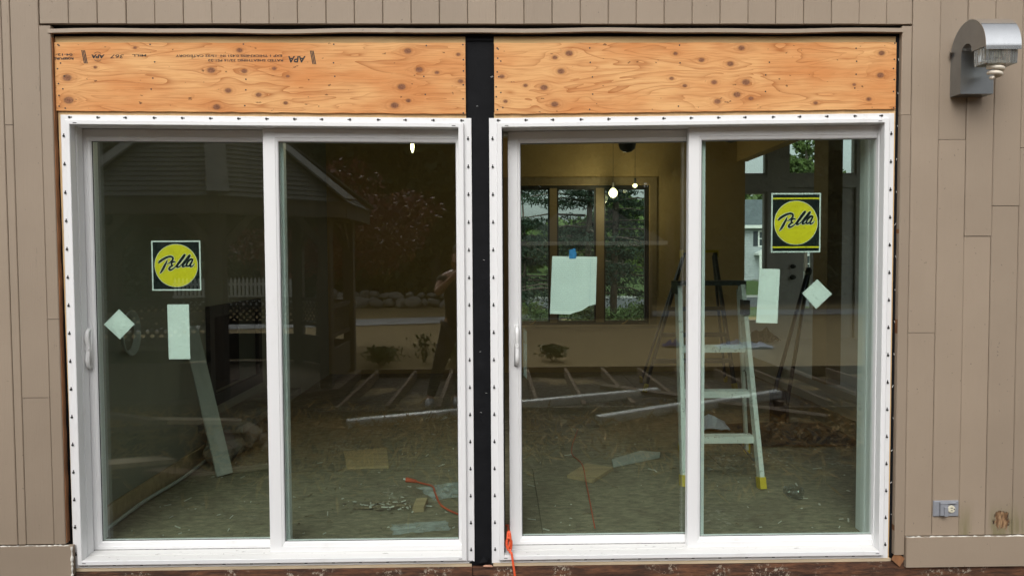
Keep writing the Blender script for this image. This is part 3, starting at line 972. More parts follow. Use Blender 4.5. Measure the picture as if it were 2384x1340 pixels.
# shim strips under the doors and the rotted rim board below
for x0, x1 in ((0.004, 1.828), (1.928, 3.79)):
    b = MB(); b.box(x0, x1, -0.006, 0.016, -0.0165, -0.0045); b.build('sill_shim', MT['shim'], HW)
for x0, x1, y0 in ((-2.0, 1.62, -0.012), (1.622, 1.83, -0.018), (1.832, 1.99, -0.010), (1.992, 6.0, -0.014)):
    b = MB(); rr = random.Random(int(x0*10)); n = max(3, int((x1-x0)/0.05))
    vs = []
    for i in range(n+1):
        x = x0+(x1-x0)*i/n
        w = rr.uniform(-0.004, 0.004)
        vs += [(x, y0+w, -0.018+rr.uniform(-0.003, 0)), (x, y0-0.004+w*0.5, -0.06), (x, y0+w, -0.30), (x, 0.012, -0.30), (x, 0.012, -0.018)]
    fs = [(i*5+k, i*5+(k+1) % 5, (i+1)*5+(k+1) % 5, (i+1)*5+k) for i in range(n) for k in range(5)]
    fs += [(0,1,2,3,4), tuple(n*5+k for k in range(5))]
    b.add(vs, fs); b.build('rim_board', MT['rim'], HW)
b = MB(); b.blob((1.905, -0.014, -0.012), 0.012, 4, 1.9, 0.7, 0.5); tag(b.build('wood_chip', MT['skin'], HW, smooth=True), 'pinkish lump under the felt')
b = MB(); b.obox((3.815, -0.02, 0.0), (0.018, -0.004, -0.016), (0.002, 0.003, 0.001), (0.013, 0.004, 0.016)); tag(b.build('flashing_scrap', MT['cedar'], HW), 'bent rusty brown scrap at the door foot')

# ------------------------------------------------------------------ sliding doors
def patio_door(ox, W, face, jl, jr, pin, pout, lab):
    """ox: left edge of the fin. pin / pout: (x0, flat0, glass0, glass1, flat1, x1) of the inner and outer panel, world x."""
    D = thing('sliding_patio_door', lab, 'door', (ox+W/2, 0, 0), 'new sliding patio doors')
    x1 = ox+W; T = 2.052
    fa, fb = face
    b = MB()      # nailing fin
    b.ring([(ox, x1, -0.003, T, 0.002), (ox, x1, -0.003, T, -0.001), (ox+0.002, x1-0.002, -0.001, T-0.002, -0.002),
            (ox+fa, x1-fb, 0.015, T-0.024, -0.002), (ox+fa, x1-fb, 0.015, T-0.024, 0.002)])
    fin = b.build('nailing_fin', MT['vinyl'], D, warp=True)
    # slots with dark screws round the fin
    sc = MB(); rr = random.Random(int(ox*100))
    def screw(x, z, hor):
        z = warp_z(x, z)
        sc.cone((x, -0.0055, z), (x, -0.001, z), 0.0052, 0.0052, 8)
        s_ = rr.choice((-1, 1))*0.0075
        if hor: sc.obox((x+s_, -0.0024, z), (0.004, 0, 0), (0, 0.0006, 0), (0, 0, 0.0022))
        else: sc.obox((x, -0.0024, z+abs(s_)), (0.0022, 0, 0), (0, 0.0006, 0), (0, 0, 0.004))
    for x in np.arange(ox+0.04, x1-0.02, 0.1255): screw(x, T-0.011, True)
    for z in np.arange(0.06, T-0.05, 0.1265):
        screw(ox+fa*0.45, z, False); screw(x1-fb*0.45, z, False)
    for x in np.arange(ox+0.06, x1-0.02, 0.1255):
        sc.obox((x, -0.0028, 0.008), (0.0065, 0, 0), (0, 0.0008, 0), (0, 0, 0.0016))
    tag(sc.build('fin_screws', MT['screw'], fin), None, None, None, 'stuff')
    # main frame with stepped jambs
    f0 = (ox+fa, x1-fb); hd = 2.0065; fy = -0.022
    b = MB()
    b.ring([(f0[0], f0[1], 0.016, T-0.025, 0.130), (f0[0], f0[1], 0.016, T-0.025, fy+0.003), (f0[0]+0.003, f0[1]-0.003, 0.019, T-0.028, fy),
            (jl-0.002, jr+0.002, 0.036, hd+0.002, fy), (jl, jr, 0.0375, hd, fy+0.002), (jl, jr, 0.0375, hd, 0.012),
            (jl-0.004, jr+0.004, 0.0375, hd+0.001, 0.013), (jl-0.004, jr+0.004, 0.0375, hd+0.001, 0.032), (jl, jr, 0.0375, hd, 0.033),
            (jl, jr, 0.0375, hd, 0.078), (jl-0.008, jr+0.008, 0.0375, hd+0.004, 0.079), (jl-0.008, jr+0.008, 0.0375, hd+0.004, 0.130)])
    b.build('frame', MT['vinyl'], D, warp=True)
    b = MB(); b.prism([(fy+0.003, 0.0385), (0.036, 0.0400), (0.036, 0.044), (0.13, 0.046), (0.13, 0.030), (fy+0.003, 0.030)], jl+0.001, jr-0.001, 'x')
    b.build('sill_track', MT['sill'], D, warp=True)
    # small weep slots in the face
    b = MB()
    for x in (f0[0]+0.03, f0[1]-0.03): b.obox((x, fy-0.0006, 0.027), (0.008, 0, 0), (0, 0.0006, 0), (0, 0, 0.0012))
    for x in (f0[0]+0.045, f0[1]-0.045): b.obox((x, fy-0.0006, 2.014), (0.008, 0, 0), (0, 0.0006, 0), (0, 0, 0.0012))
    tag(b.build('weep_slots', MT['screw'], D, warp=True), None, None, None, 'stuff')
    # jamb extension inside the wall
    b = MB(); b.ring([(ox+0.02, x1-0.02, 0.03, 2.03, 0.131), (jl-0.006, jr+0.006, 0.045, 2.004, 0.131), (jl-0.006, jr+0.006, 0.045, 2.004, 0.215), (ox+0.02, x1-0.02, 0.03, 2.03, 0.215)])
    b.build('jamb_extension', MT['vinyl'], D, warp=True)
    panels = []
    for nm, P, y0, zz in (('fixed_panel', pout, 0.040, (0.036, 0.069, 0.0895, 1.947, 1.965, 2.0055)), ('sliding_panel', pin, 0.086, (0.046, 0.063, 0.084, 1.951, 1.966, 2.006))):
        a0, a1, a2, a3, a4, a5 = P
        z0, z1, z2, z3, z4, z5 = zz
        y1 = y0+0.040
        b = MB()
        b.ring([(a0, a5, z0, z5, y1), (a0, a5, z0, z5, y0+0.002), (a0+0.002, a5-0.002, z0+0.002, z5-0.002, y0),
                (a1-0.0015, a4+0.0015, z1-0.0015, z4+0.0015, y0), (a1, a4, z1, z4, y0+0.0025),
                (a1+(a2-a1)*0.75, a4-(a4-a3)*0.75, z1+(z2-z1)*0.75, z4-(z4-z3)*0.75, y0+0.006),
                (a2, a3, z2, z3, y0+0.012), (a2, a3, z2, z3, y1)])
        po = b.build(nm, MT['vinyl'], D, warp=True)
        # dark gasket line and the sealed glass unit
        b = MB(); b.ring([(a2, a3, z2, z3, y0+0.0125), (a2+0.0022, a3-0.0022, z2+0.0022, z3-0.0022, y0+0.0125), (a2+0.0022, a3-0.0022, z2+0.0022, z3-0.0022, y0+0.016), (a2, a3, z2, z3, y0+0.016)])
        b.build('gasket', MT['black'], po, warp=True)
        b = MB(); b.box(a2-0.004, a3+0.004, y0+0.0165, y0+0.030, z2-0.004, z3+0.004)
        b.build('glass_pane', MT['glass'], po, warp=True)
        b = MB(); b.box(a0+0.01, a5-0.01, y0-0.0015, y0+0.004, 0.0405, 0.0440 if nm == 'fixed_panel' else 0.0475)  # dark strip drawing the shadow line between panel foot and sill
        b.build('gap_shadow_strip', MT['gap'], po)
        panels.append(po)
    # pull handle on the sliding panel
    hx, zc = (pin[0]+pin[1])/2+0.012, 1.0
    yf = 0.086
    b = MB()
    b.obox((hx, yf-0.006, zc), (0.011, 0, 0), (0, 0.006, 0), (0, 0, 0.095))
    prof = [(zc-0.088, yf-0.012, 0.009), (zc-0.08, yf-0.030, 0.009), (zc-0.05, yf-0.036, 0.011), (zc-0.02, yf-0.028, 0.010), (zc, yf-0.024, 0.012), (zc+0.02, yf-0.028, 0.010), (zc+0.05, yf-0.036, 0.011), (zc+0.08, yf-0.030, 0.009), (zc+0.088, yf-0.012, 0.009)]
    b.tube([(hx+0.003, y, z) for z, y, r in prof], [r for z, y, r in prof], 10)
    b.lathe((hx+0.003, yf-0.038, zc), [(0.0105, 0.012), (0.0105, 0.002), (0.006, 0.0), (0.005, 0.004)], 14, 'y')
    b.build('handle', MT['handle'], panels[1], smooth=True)
    return D

patio_door(-0.001, 1.842, (0.029, 0.034), 0.049, 1.783,
           (0.022, 0.066, 0.080, 0.905, 0.922, 0.966), (0.886, 0.942, 0.954, 1.766, 1.781, 1.812),
           'closed white vinyl sliding door under the stamped plywood strip')
patio_door(1.9215, 1.8555, (0.034, 0.030), 1.979, 3.7235,
           (2.007, 2.053, 2.066, 2.872, 2.890, 2.934), (2.843, 2.893, 2.906, 3.729, 3.742, 3.775),
           'white vinyl sliding door standing slightly open with an orange cord through it')

# ------------------------------------------------------------------ wall light, outlet, cord
WL = thing('wall_light', 'arched grey metal wall light with ribbed lens and spiral bulb', 'lamp', (4.095, SF, 2.13))
def wl(d): return SF-d
x0, x1 = 4.020, 4.168
prof = [(0.0, 2.128), (0.076, 2.128), (0.076, 2.300)]
for i in range(9):      # inner arch of the slot
    t_ = math.pi*(1-i/8)
    prof.append((0.1125+0.0365*math.cos(t_), 2.300+0.0365*math.sin(t_)))
prof += [(0.149, 2.292), (0.243, 2.292)]
for i in range(1, 48):
    t_ = math.pi*i/48
    prof.append((0.1205+0.1225*math.cos(t_), 2.292+0.142*math.sin(t_)))
prof += [(0.0, 2.29)]
b = MB(); b.prism([(wl(d), z) for d, z in prof], x0, x1, 'x')
hs_ = b.build('housing', MT['lamp_metal'], WL)
b = MB()      # bright curved cover plate over the front of the arch
a = [(0.1205+0.1255*math.cos(math.pi*i/72), 2.292+0.1450*math.sin(math.pi*i/72)) for i in range(0, 37)]
c = [(0.1205+0.1228*math.cos(math.pi*i/72), 2.292+0.1423*math.sin(math.pi*i/72)) for i in range(36, -1, -1)]
poly = [(0.246, 2.276)] + a + c + [(0.2433, 2.276)]
for i in range(len(a)):
    pa_, pb_ = ([(0.246, 2.276)]+a)[i], ([(0.246, 2.276)]+a)[i+1]
    qa, qb = ([(0.2433, 2.276)]+c[::-1])[i], ([(0.2433, 2.276)]+c[::-1])[i+1]
    b.prism([(wl(pa_[0]), pa_[1]), (wl(pb_[0]), pb_[1]), (wl(qb[0]), qb[1]), (wl(qa[0]), qa[1])], x0-0.002, x1+0.002, 'x')
b.build('hood', MT['hood'], WL)
b = MB(); b.prism([(wl(0.155), 2.291), (wl(0.238), 2.291), (wl(0.232), 2.222), (wl(0.160), 2.222)], x0+0.006, x1-0.006, 'x')
ln = b.build('lens', MT['lens'], WL)
b = MB()
for i in range(12):
    xx = x0+0.012+0.0112*i
    b.cone((xx, wl(0.2385), 2.290), (xx, wl(0.2325), 2.223), 0.0042, 0.0042, 6)
for i in range(6):
    b.cone((x0+0.006, wl(0.165+0.012*i), 2.290), (x0+0.006, wl(0.167+0.011*i), 2.223), 0.004, 0.004, 6)
tag(b.build('lens_ribs', MT['lens'], ln), None, None, None, 'stuff')
b = MB(); b.cone((4.094, wl(0.197), 2.29), (4.094, wl(0.197), 2.25), 0.022, 0.022, 14); b.build('lamp_socket', MT['ivory'], WL, smooth=True)
sp = []
for i in range(70):
    t_ = i/69; an = t_*2*math.pi*3.6
    rr_ = 0.027 - 0.014*max(0, t_-0.6)/0.4
    sp.append((4.094+rr_*math.cos(an), wl(0.197)+rr_*math.sin(an), 2.245-0.078*t_))
b = MB(); b.tube(sp, 0.0085, 8); b.build('spiral_bulb', MT['cfl'], WL, smooth=True)
b = MB(); rr = random.Random(9)
for i in range(14):
    p0 = Vector((4.018, SF-0.006, 2.315+rr.uniform(-0.012, 0.012)))
    b.cone(p0, p0+Vector((rr.uniform(-0.014, 0.004), rr.uniform(-0.02, 0.0), rr.uniform(-0.012, 0.016))), 0.0016, 0.0008, 5)
tag(b.build('nest_twigs', MT['bark'], WL), None, None, None, 'stuff')

OU = thing('electrical_outlet', 'grey outdoor outlet with one flap open on the taupe wall', 'outlet', (4.03, SF, 0.24))
b = MB(); b.ring([(3.973, 4.091, 0.201, 0.2745, SF), (3.973, 4.091, 0.201, 0.2745, SF-0.006), (3.976, 4.088, 0.204, 0.2715, SF-0.009), (4.04, 4.041, 0.238, 0.239, SF-0.009)])
b.build('cover_plate', MT['outlet_grey'], OU)
b = MB(); b.box(3.999, 4.034, SF-0.020, SF-0.0095, 0.2085, 0.262); b.box(4.014, 4.030, SF-0.027, SF-0.0205, 0.2075, 0.249)
fo = b.build('flap', MT['outlet_grey'], OU)
b = MB(); b.cone((3.999, SF-0.015, 0.2655), (4.073, SF-0.015, 0.2655), 0.0042, 0.0042, 10); b.build('hinge', MT['outlet_grey'], OU)
b = MB(); b.lathe((4.054, SF-0.0095, 0.2365), [(0.0175, 0.0), (0.0175, -0.004), (0.015, -0.0055), (0.001, -0.0055)], 18, 'y')
rc_ = b.build('receptacle', MT['ivory'], OU)
b = MB(); b.obox((4.054, SF-0.0153, 0.2425), (0.0055, 0, 0), (0, 0.0003, 0), (0, 0, 0.0015)); b.obox((4.054, SF-0.0153, 0.2305), (0.0045, 0, 0), (0, 0.0003, 0), (0, 0, 0.0015)); b.obox((4.066, SF-0.0153, 0.2365), (0.0025, 0, 0), (0, 0.0003, 0), (0, 0, 0.003))
tag(b.build('socket_slots', MT['black'], rc_), None, None, None, 'stuff')
b = MB(); b.box(4.046, 4.068, SF-0.0135, SF-0.0095, 0.260, 0.2625); b.build('latch', MT['black'], OU)

def U0(x, z, y): return (*onplane(x, z, y)[:1], y, onplane(x, z, y)[1])
# orange cord knotted at the foot of the open door, hanging outside
b = MB()
k = [(2.000, 0.20, 0.100), (2.000, 0.06, 0.104), (1.998, 0.02, 0.110), (1.996, -0.006, 0.135), (2.003, -0.020, 0.150), (2.008, -0.028, 0.118), (2.002, -0.032, 0.085), (1.994, -0.026, 0.075), (1.990, -0.022, 0.105), (1.999, -0.036, 0.128), (2.012, -0.034, 0.110), (2.010, -0.028, 0.075), (2.004, -0.036, 0.062),
     (2.012, -0.040, 0.058), (2.018, -0.045, 0.02), (2.028, -0.050, -0.05), (2.040, -0.06, -0.16), (2.05, -0.09, -0.28)]
b.tube(bez(k, 6), 0.0055, 8)
b.tube(bez([(1.998, -0.022, 0.152), (1.994, -0.030, 0.12), (1.992, -0.030, 0.085), (2.000, -0.034, 0.066)], 6), 0.0055, 8)
tag(b.build('knotted_cord', MT['orange'], smooth=True), 'orange cord knotted at the foot of the open door and hanging outside', 'cord')

# ------------------------------------------------------------------ stickers and papers on the glass (inside faces)
YI, YO = 0.118, 0.072       # just behind the glass of the inner and outer panels
def flat(x0, x1, z0, z1, y, th=0.0006):
    b = MB(); b.box(x0, x1, y, y+th, z0, z1); return b
def ribbon(b, pts, ws, y):
    P = bez([(p[0], 0, p[1]) for p in pts], 7)
    n = len(P); m = len(ws)
    vs = []
    for i, p in enumerate(P):
        d = (P[min(i+1, n-1)]-P[max(i-1, 0)]).normalized()
        nn = Vector((-d.z, 0, d.x))
        t_ = i/(n-1)*(m-1); k = min(int(t_), m-2)
        w = ws[k]+(ws[k+1]-ws[k])*(t_-k)
        vs += [p+nn*w, p-nn*w]
    # round ends
    b.add([(v.x, y, v.z) for v in vs], [(2*i, 2*i+1, 2*i+3, 2*i+2) for i in range(n-1)])
def logo(x0, x1, z0, z1, y, bands, lab):
    """square label: pale border, black field, yellow disc with a script word; strokes traced from image pixels"""
    T_ = thing('logo_sticker', lab, 'sticker', ((x0+x1)/2, y, z0), 'logo stickers on the glass')
    flat(x0, x1, z0, z1, y, 0.0006).build('backing', MT['paper'], T_)
    m = 0.0065
    flat(x0+m, x1-m, z0+m, z1-m, y-0.0003, 0.0002).build('black_field', MT['logo_black'], T_)
    cx, cz = (x0+x1)/2, (z0+z1)/2
    r = (x1-x0)/2*0.868
    b = MB()
    n = 64
    b.add([(cx+(r+0.0018)*math.cos(2*math.pi*i/n), y-0.0005, cz+(r+0.0018)*math.sin(2*math.pi*i/n)) for i in range(n)], [tuple(range(n))])
    b.build('disc_rim', MT['paper'], T_, flip=False)
    b = MB(); b.add([(cx+r*math.cos(2*math.pi*i/n), y-0.0007, cz+r*math.sin(2*math.pi*i/n)) for i in range(n)], [tuple(range(n))])
    if bands:
        for zz in bands: b.add([(x0+m, y-0.0007, zz), (x1-m, y-0.0007, zz), (x1-m, y-0.0007, zz+0.0075), (x0+m, y-0.0007, zz+0.0075)], [(0,1,2,3)])
    b.build('yellow_disc', MT['yellow'], T_, flip=False)
    # strokes traced in a 1340-pixel image crop of the disc: centre (670, 645), radius 425
    def q(l): return [(cx+(a-670)/425*r, cz-(c-645)/425*r) for a, c in l]
    b = MB(); wb = MB()
    u = r/425
    strokes = [
        ([(318,596),(350,560),(410,518),(480,482),(550,463),(600,478),(606,520),(572,562),(530,596),(492,614)], [14,22,22,20,19,18,16,10,6]),
        ([(497,530),(470,590),(430,665),(385,745),(338,808)], [8,17,22,22,6]),
        ([(662,578),(625,566),(583,592),(574,624),(614,636)], [9,15,15,12,8]),
        ([(614,636),(560,664),(528,702),(542,732),(592,716),(648,672),(700,600),(770,505),(835,425)], [10,17,19,18,14,9,9,11,13]),
        ([(835,425),(850,430),(820,480),(760,555),(700,630),(684,670),(712,676),(770,632),(840,545),(925,440)], [13,15,17,19,20,18,14,9,9,12]),
        ([(925,440),(950,438),(925,485),(860,565),(808,630),(800,664),(830,664),(885,622)], [12,15,17,19,19,17,12,8]),
        ([(1005,520),(965,518),(915,560),(880,618),(884,655),(920,650),(970,595),(1005,528)], [14,18,17,17,17,13,9,9]),
        ([(1008,518),(972,590),(950,640),(962,668),(1000,650),(1038,604)], [13,18,18,16,11,6])]
    for pts, ws in strokes:
        ribbon(wb, q(pts), [w*u*1.12+0.0016 for w in ws], y-0.0009)
        ribbon(b, q(pts), [w*u*1.08 for w in ws], y-0.0011)
    wb.build('script_outline', MT['paper'], T_, flip=False)
    b.build('script_word', MT['logo_black'], T_, flip=False)
    b = MB(); rx, rz = q([(1042, 664)] if not bands else [(835, 745)])[0]
    b.add([(rx+0.0028*math.cos(i*math.pi/6), y-0.0009, rz+0.0028*math.sin(i*math.pi/6)) for i in range(12)], [tuple(range(12))])
    b.build('registered_dot', MT['header'], T_, flip=False)
def sq(xa, za, xb, zb, y):
    a, c = onplane(xa, za, y), onplane(xb, zb, y)
    return a[0], c[0], c[1], a[1]
logo(*sq(0.388, 1.496, 0.609, 1.270, YI), YI, None, 'square black sticker with a yellow disc and script word, no stripes')
q4 = sq(3.214, 1.700, 3.443, 1.428, YO)
logo(*q4, YO, (q4[2]+0.021, q4[3]-0.029), 'tall black sticker with a yellow disc between two yellow stripes')
rr = random.Random(4)
def sheet(poly, y, name, lab, cat, group=None, curl=0.002):
    """a thin paper label, slightly wavy, given by its outline on the glass"""
    c = Vector((sum(p[0] for p in poly)/len(poly), sum(p[1] for p in poly)/len(poly)))
    n = len(poly); b = MB(); N = 8
    vs = []
    for yy in (y, y+0.0007):
        for i in range(N+1):
            for p in poly:
                k_ = i/N
                vs.append((c.x+(p[0]-c.x)*k_, yy+curl*k_*rr.random()*0.6, c.y+(p[1]-c.y)*k_))
    fs = []; o2 = (N+1)*n
    for i in range(N):
        for k in range(n):
            k2 = (k+1) % n
            fs += [(i*n+k, i*n+k2, (i+1)*n+k2, (i+1)*n+k), (o2+i*n+k2, o2+i*n+k, o2+(i+1)*n+k, o2+(i+1)*n+k2)]
    for k in range(n):
        k2 = (k+1) % n
        fs.append((N*n+k, N*n+k2, o2+N*n+k2, o2+N*n+k))
    b.add(vs, fs)
    return tag(b.build(name, MT['paper'], flip=False), lab, cat, group, 'thing')
def op(l, y): return [onplane(a, c, y) for a, c in l]
sheet(op([(0.453,1.207),(0.551,1.207),(0.552,0.957),(0.455,0.957)], YI), YI, 'paper_label', 'blank pale paper label under the unstriped square sticker', 'label', 'blank paper labels')
sheet(op([(3.163,1.355),(3.257,1.352),(3.247,1.102),(3.148,1.105)], YO), YO, 'paper_label', 'blank pale paper label slightly tilted beside the ladder top', 'label', 'blank paper labels')
sheet(op([(0.236,1.187),(0.304,1.119),(0.236,1.050),(0.166,1.118)], YI), YI, 'paper_label', 'pale diamond paper label beside the closed door handle', 'label', 'diamond paper labels')
sheet(op([(3.430,1.304),(3.500,1.236),(3.427,1.167),(3.361,1.240)], YO), YO, 'paper_label', 'pale diamond paper label over the crossed tool handles', 'label', 'diamond paper labels')
NT_ = thing('note_sheet', 'ruled note paper with torn corner held by blue tape', 'paper', (2.3, YI, 1.15))
poly = op([(2.207,1.417),(2.412,1.413),(2.4085,1.30),(2.406,1.196),(2.375,1.188),(2.34,1.166),(2.30,1.155),(2.287,1.150),(2.195,1.153)], YI)
b = MB(); b.prism(poly, YI, YI+0.0006, 'y'); b.build('sheet', MT['paper'], NT_)
b = MB()
for i in range(26):
    z = 1.400-0.0092*i
    xr = 2.408 if z > 1.20 else 2.29+(z-1.15)*2.2
    a, c = onplane(2.2065-(1.417-z)*0.045, z, YI), onplane(xr, z-0.001, YI)
    b.add([(a[0], YI-0.0004, a[1]), (c[0], YI-0.0004, c[1]), (c[0], YI-0.0004, c[1]+0.0011), (a[0], YI-0.0004, a[1]+0.0011)], [(0,1,2,3)])
a, c = onplane(2.383, 1.413, YI), onplane(2.377, 1.192, YI)
b.add([(a[0], YI-0.0004, a[1]), (a[0]+0.001, YI-0.0004, a[1]), (c[0]+0.001, YI-0.0004, c[1]), (c[0], YI-0.0004, c[1])], [(0,1,2,3)])
tag(b.build('ruled_lines', MT['rule'], NT_, flip=False), None, None, None, 'stuff')
b = MB(); b.prism(op([(2.284,1.445),(2.312,1.453),(2.318,1.42),(2.315,1.405),(2.284,1.405)], YI), YI-0.001, YI-0.0006, 'y'); b.build('tape', MT['tape'], NT_)

# ------------------------------------------------------------------ room: windows, fireplace, lamps
def window(name, x0, x1, z0, z1, y, lab, mats, fw_=0.05, mull=(), group=None):
    w_ = thing(name, lab, 'window', ((x0+x1)/2, y, z0), group)
    b = MB(); b.ring([(x0, x1, z0, z1, y+0.02), (x0, x1, z0, z1, y+0.10), (x0+fw_, x1-fw_, z0+fw_, z1-fw_, y+0.10), (x0+fw_, x1-fw_, z0+fw_, z1-fw_, y+0.02)])
    fo = b.build('frame', mats, w_)
    xs_ = [x0+fw_] + [v for a in mull for v in a] + [x1-fw_]
    for a, c in mull:
        b = MB(); b.box(a, c, y+0.022, y+0.10, z0+fw_, z1-fw_); b.build('mullion', MT['wtrim'] if mull else mats, w_)
    for a, c in zip(xs_[0::2], xs_[1::2]):
        if mull:
            b = MB(); b.ring([(a, c, z0+fw_, z1-fw_, y+0.04), (a, c, z0+fw_, z1-fw_, y+0.08), (a+0.018, c-0.018, z0+fw_+0.018, z1-fw_-0.018, y+0.08), (a+0.018, c-0.018, z0+fw_+0.018, z1-fw_-0.018, y+0.04)])
            b.build('sash', MT['sash'], w_)
        b = MB(); b.box(a+0.01, c-0.01, y+0.055, y+0.063, z0+fw_+0.01, z1-fw_-0.01); b.build('pane', MT['clear'], w_)
    return w_
W3 = window('casement_window', 2.10, 3.745, 0.62, 2.27, BY, 'dark triple casement window in the mustard back wall', MT['sash'], 0.03, ((2.567, 2.653), (3.115, 3.211)))
b = MB()
for a, c, z0, z1 in ((2.02, 3.83, 2.275, 2.36), (2.02, 2.095, 0.62, 2.275), (3.75, 3.83, 0.62, 2.275)): b.box(a, c, BY-0.018, BY-0.001, z0, z1)
b.build('casing', MT['wtrim'], W3)
b = MB(); b.box(1.98, 3.87, BY-0.07, BY+0.03, 0.585, 0.619); b.build('window_sill', MT['wtrim'], W3)
for x in (2.36, 3.45):
    b = MB(); b.tube([(x-0.03, BY-0.02, 0.63), (x, BY-0.035, 0.65), (x+0.035, BY-0.04, 0.68)], [0.012, 0.009, 0.008], 8); b.build('crank', MT['header'], W3)
window('sidelight', SX0, SX1, 0.50, 2.33, DY, 'tall narrow sidelight pane beside the front door', MT['foyer'], 0.035)
window('transom_window', SX0, SX1, 2.55, 3.45, DY, 'transom window above the sidelight', MT['foyer'], 0.03)
window('transom_window', TX0, TX1, 2.55, 3.45, DY, 'transom window above the front door', MT['foyer'], 0.03)
FD = thing('front_door', 'grey front door with glass strip and two knobs, seen behind the column', 'door', (6.465, DY, FY))
b = MB()
b.box(TX0+0.004, 6.235, DY+0.04, DY+0.085, FY+0.005, 2.376)
b.box(6.335, TX1-0.004, DY+0.04, DY+0.085, FY+0.005, 2.376)
b.box(6.235, 6.335, DY+0.04, DY+0.085, FY+0.005, 0.70); b.box(6.235, 6.335, DY+0.04, DY+0.085, 2.2, 2.376)
b.build('slab', MT['foyer'], FD)
b = MB(); b.box(6.236, 6.334, DY+0.06, DY+0.066, 0.701, 2.199); b.build('pane', MT['clear'], FD)
for z, r in ((1.283, 0.032), (1.133, 0.036)):
    b = MB(); b.lathe((6.075, DY+0.04, z), [(r, 0.0), (r, -0.01), (0.014, -0.014), (0.014, -0.035), (r*0.8, -0.045), (r*0.75, -0.065), (0.004, -0.072)], 14, 'y'); b.build('knob', MT['sash'], FD, smooth=True)

FP = thing('fireplace', 'black firebox in the left wall above a broken stone hearth', 'fireplace', (RX0, 2.25, FZ))
b = MB()
b.box(-0.75, -0.70, FBY0, FBY1, FBZ0, FBZ1); b.box(-0.70, RX0-0.151, FBY0-0.02, FBY0, FBZ0, FBZ1); b.box(-0.70, RX0-0.151, FBY1, FBY1+0.02, FBZ0, FBZ1)
b.box(-0.70, RX0-0.151, FBY0, FBY1, FBZ0-0.02, FBZ0); b.box(-0.70, RX0-0.151, FBY0, FBY1, FBZ1, FBZ1+0.02)
b.build('firebox', MT['black'], FP)
b = MB(); b.ring([(0,0,0,0,0)]*0 or [(FBY0-0.03, FBY1+0.03, FBZ0-0.03, FBZ1+0.03, 0.0), (FBY0-0.03, FBY1+0.03, FBZ0-0.03, FBZ1+0.03, 0.03), (FBY0+0.05, FBY1-0.05, FBZ0+0.05, FBZ1-0.05, 0.03), (FBY0+0.05, FBY1-0.05, FBZ0+0.05, FBZ1-0.05, 0.0)])
b.V = [(RX0+0.001+y, x, z) for x, y, z in b.V]
b.build('surround', MT['black'], FP)
rr = random.Random(21)
for i in range(9):
    y_ = FBY0-0.25+i*0.17; s_ = rr.uniform(0.085, 0.13)
    b = MB(); b.blob((RX0+0.13+rr.uniform(-0.03, 0.05), y_, FZ+s_*0.8), s_, 30+i, 1.1, 1.0, 0.85, 0.12); b.build('hearth_stone', MT['stone'], FP)
b = MB(); b.box(RX0+0.002, RX0+0.30, FBY0-0.2, FBY1+0.2, FZ+0.20, FZ+0.25); b.build('hearth_slab', MT['stone'], FP)

b = MB(); b.prism([(0.002, FZ+0.003), (0.018, FZ+0.003), (0.018, FZ+0.10), (0.002, FZ+0.10)], 0.22, 1.60, 'y'); b.V = [(x+RX0, y, z) for x, y, z in b.V]
tag(b.build('bottom_plate', MT['ply_scrap']), 'tan board lying along the foot of the left wall', 'board', None, 'thing')
b = MB(); b.tube(bez([(RX0+0.06, 0.25, FZ+0.02), (RX0+0.045, 0.7, FZ+0.02), (RX0+0.07, 1.1, FZ+0.02), (RX0+0.05, 1.6, FZ+0.02)], 6), 0.010, 8)
tag(b.build('foam_rod', MT['board_pale'], smooth=True), 'grey foam rod along the foot of the left wall', 'rod', None, 'thing')

def bulb_lamp(x, y, z, r, tall, lab, W):
    t_ = thing('hanging_bulb', lab, 'lamp', (x, y, z))
    b = MB(); prof = [(0.012, r*tall), (r*0.55, r*tall*0.75), (r*0.95, r*tall*0.25), (r, 0), (r*0.9, -r*tall*0.4), (r*0.55, -r*tall*0.8), (0.003, -r*tall)]
    b.lathe((x, y, z), prof[::-1], 18); b.build('bulb', MT['bulb'], t_, smooth=True)
    b = MB(); b.cone((x, y, z+r*tall*0.9), (x, y, z+r*tall+0.06), 0.016, 0.014, 10); b.build('lamp_socket', MT['sash'], t_)
    b = MB(); b.cone((x, y, z+r*tall+0.06), (x, y, 2.82), 0.002, 0.002, 6); b.build('cord', MT['sash'], t_)
    if W > 2.5:
        ld = bpy.data.lights.new('bulb_light', 'POINT'); ld.energy = W; ld.color = (1.0, 0.82, 0.52); ld.shadow_soft_size = r
        lo = bpy.data.objects.new('bulb_light', ld); COL.objects.link(lo); lo.location = (-0.01, -r-0.05, -r*0.5); lo.parent = t_
bulb_lamp(1.295, 2.4, 2.285, 0.015, 3.4, 'lit narrow bulb hanging near the ceiling behind the closed door', 3)
bulb_lamp(3.268, 5.0, 2.152, 0.052, 1.1, 'lit round bulb hanging in front of the casement window', 7)
bulb_lamp(3.522, 5.02, 2.235, 0.028, 0.9, 'small lit bulb hanging at the top of the casement window', 2)
for x, y, z, r, lab in ((3.06, 2.9, 2.305, 0.075, 'brown dome lamp hanging above the note paper'), (3.98, 3.0, 2.400, 0.085, 'brown dome lamp hanging above the aluminium ladder')):
    t_ = thing('dome_lamp', lab, 'lamp', (x, y, z), 'unlit dome lamps')
    b = MB(); b.lathe((x, y, z), [(0.004, 0.0), (r*0.5, r*0.12), (r*0.85, r*0.42), (r, r*0.9), (r, r*1.0), (r*0.3, r*1.1), (0.02, r*1.2)], 22); b.build('lamp_shade', MT['dome_dark'], t_, smooth=True)
    b = MB(); b.cone((x, y, z+r*1.15), (x, y, 2.82), 0.009, 0.009, 8); b.build('stem', MT['sash'], t_)

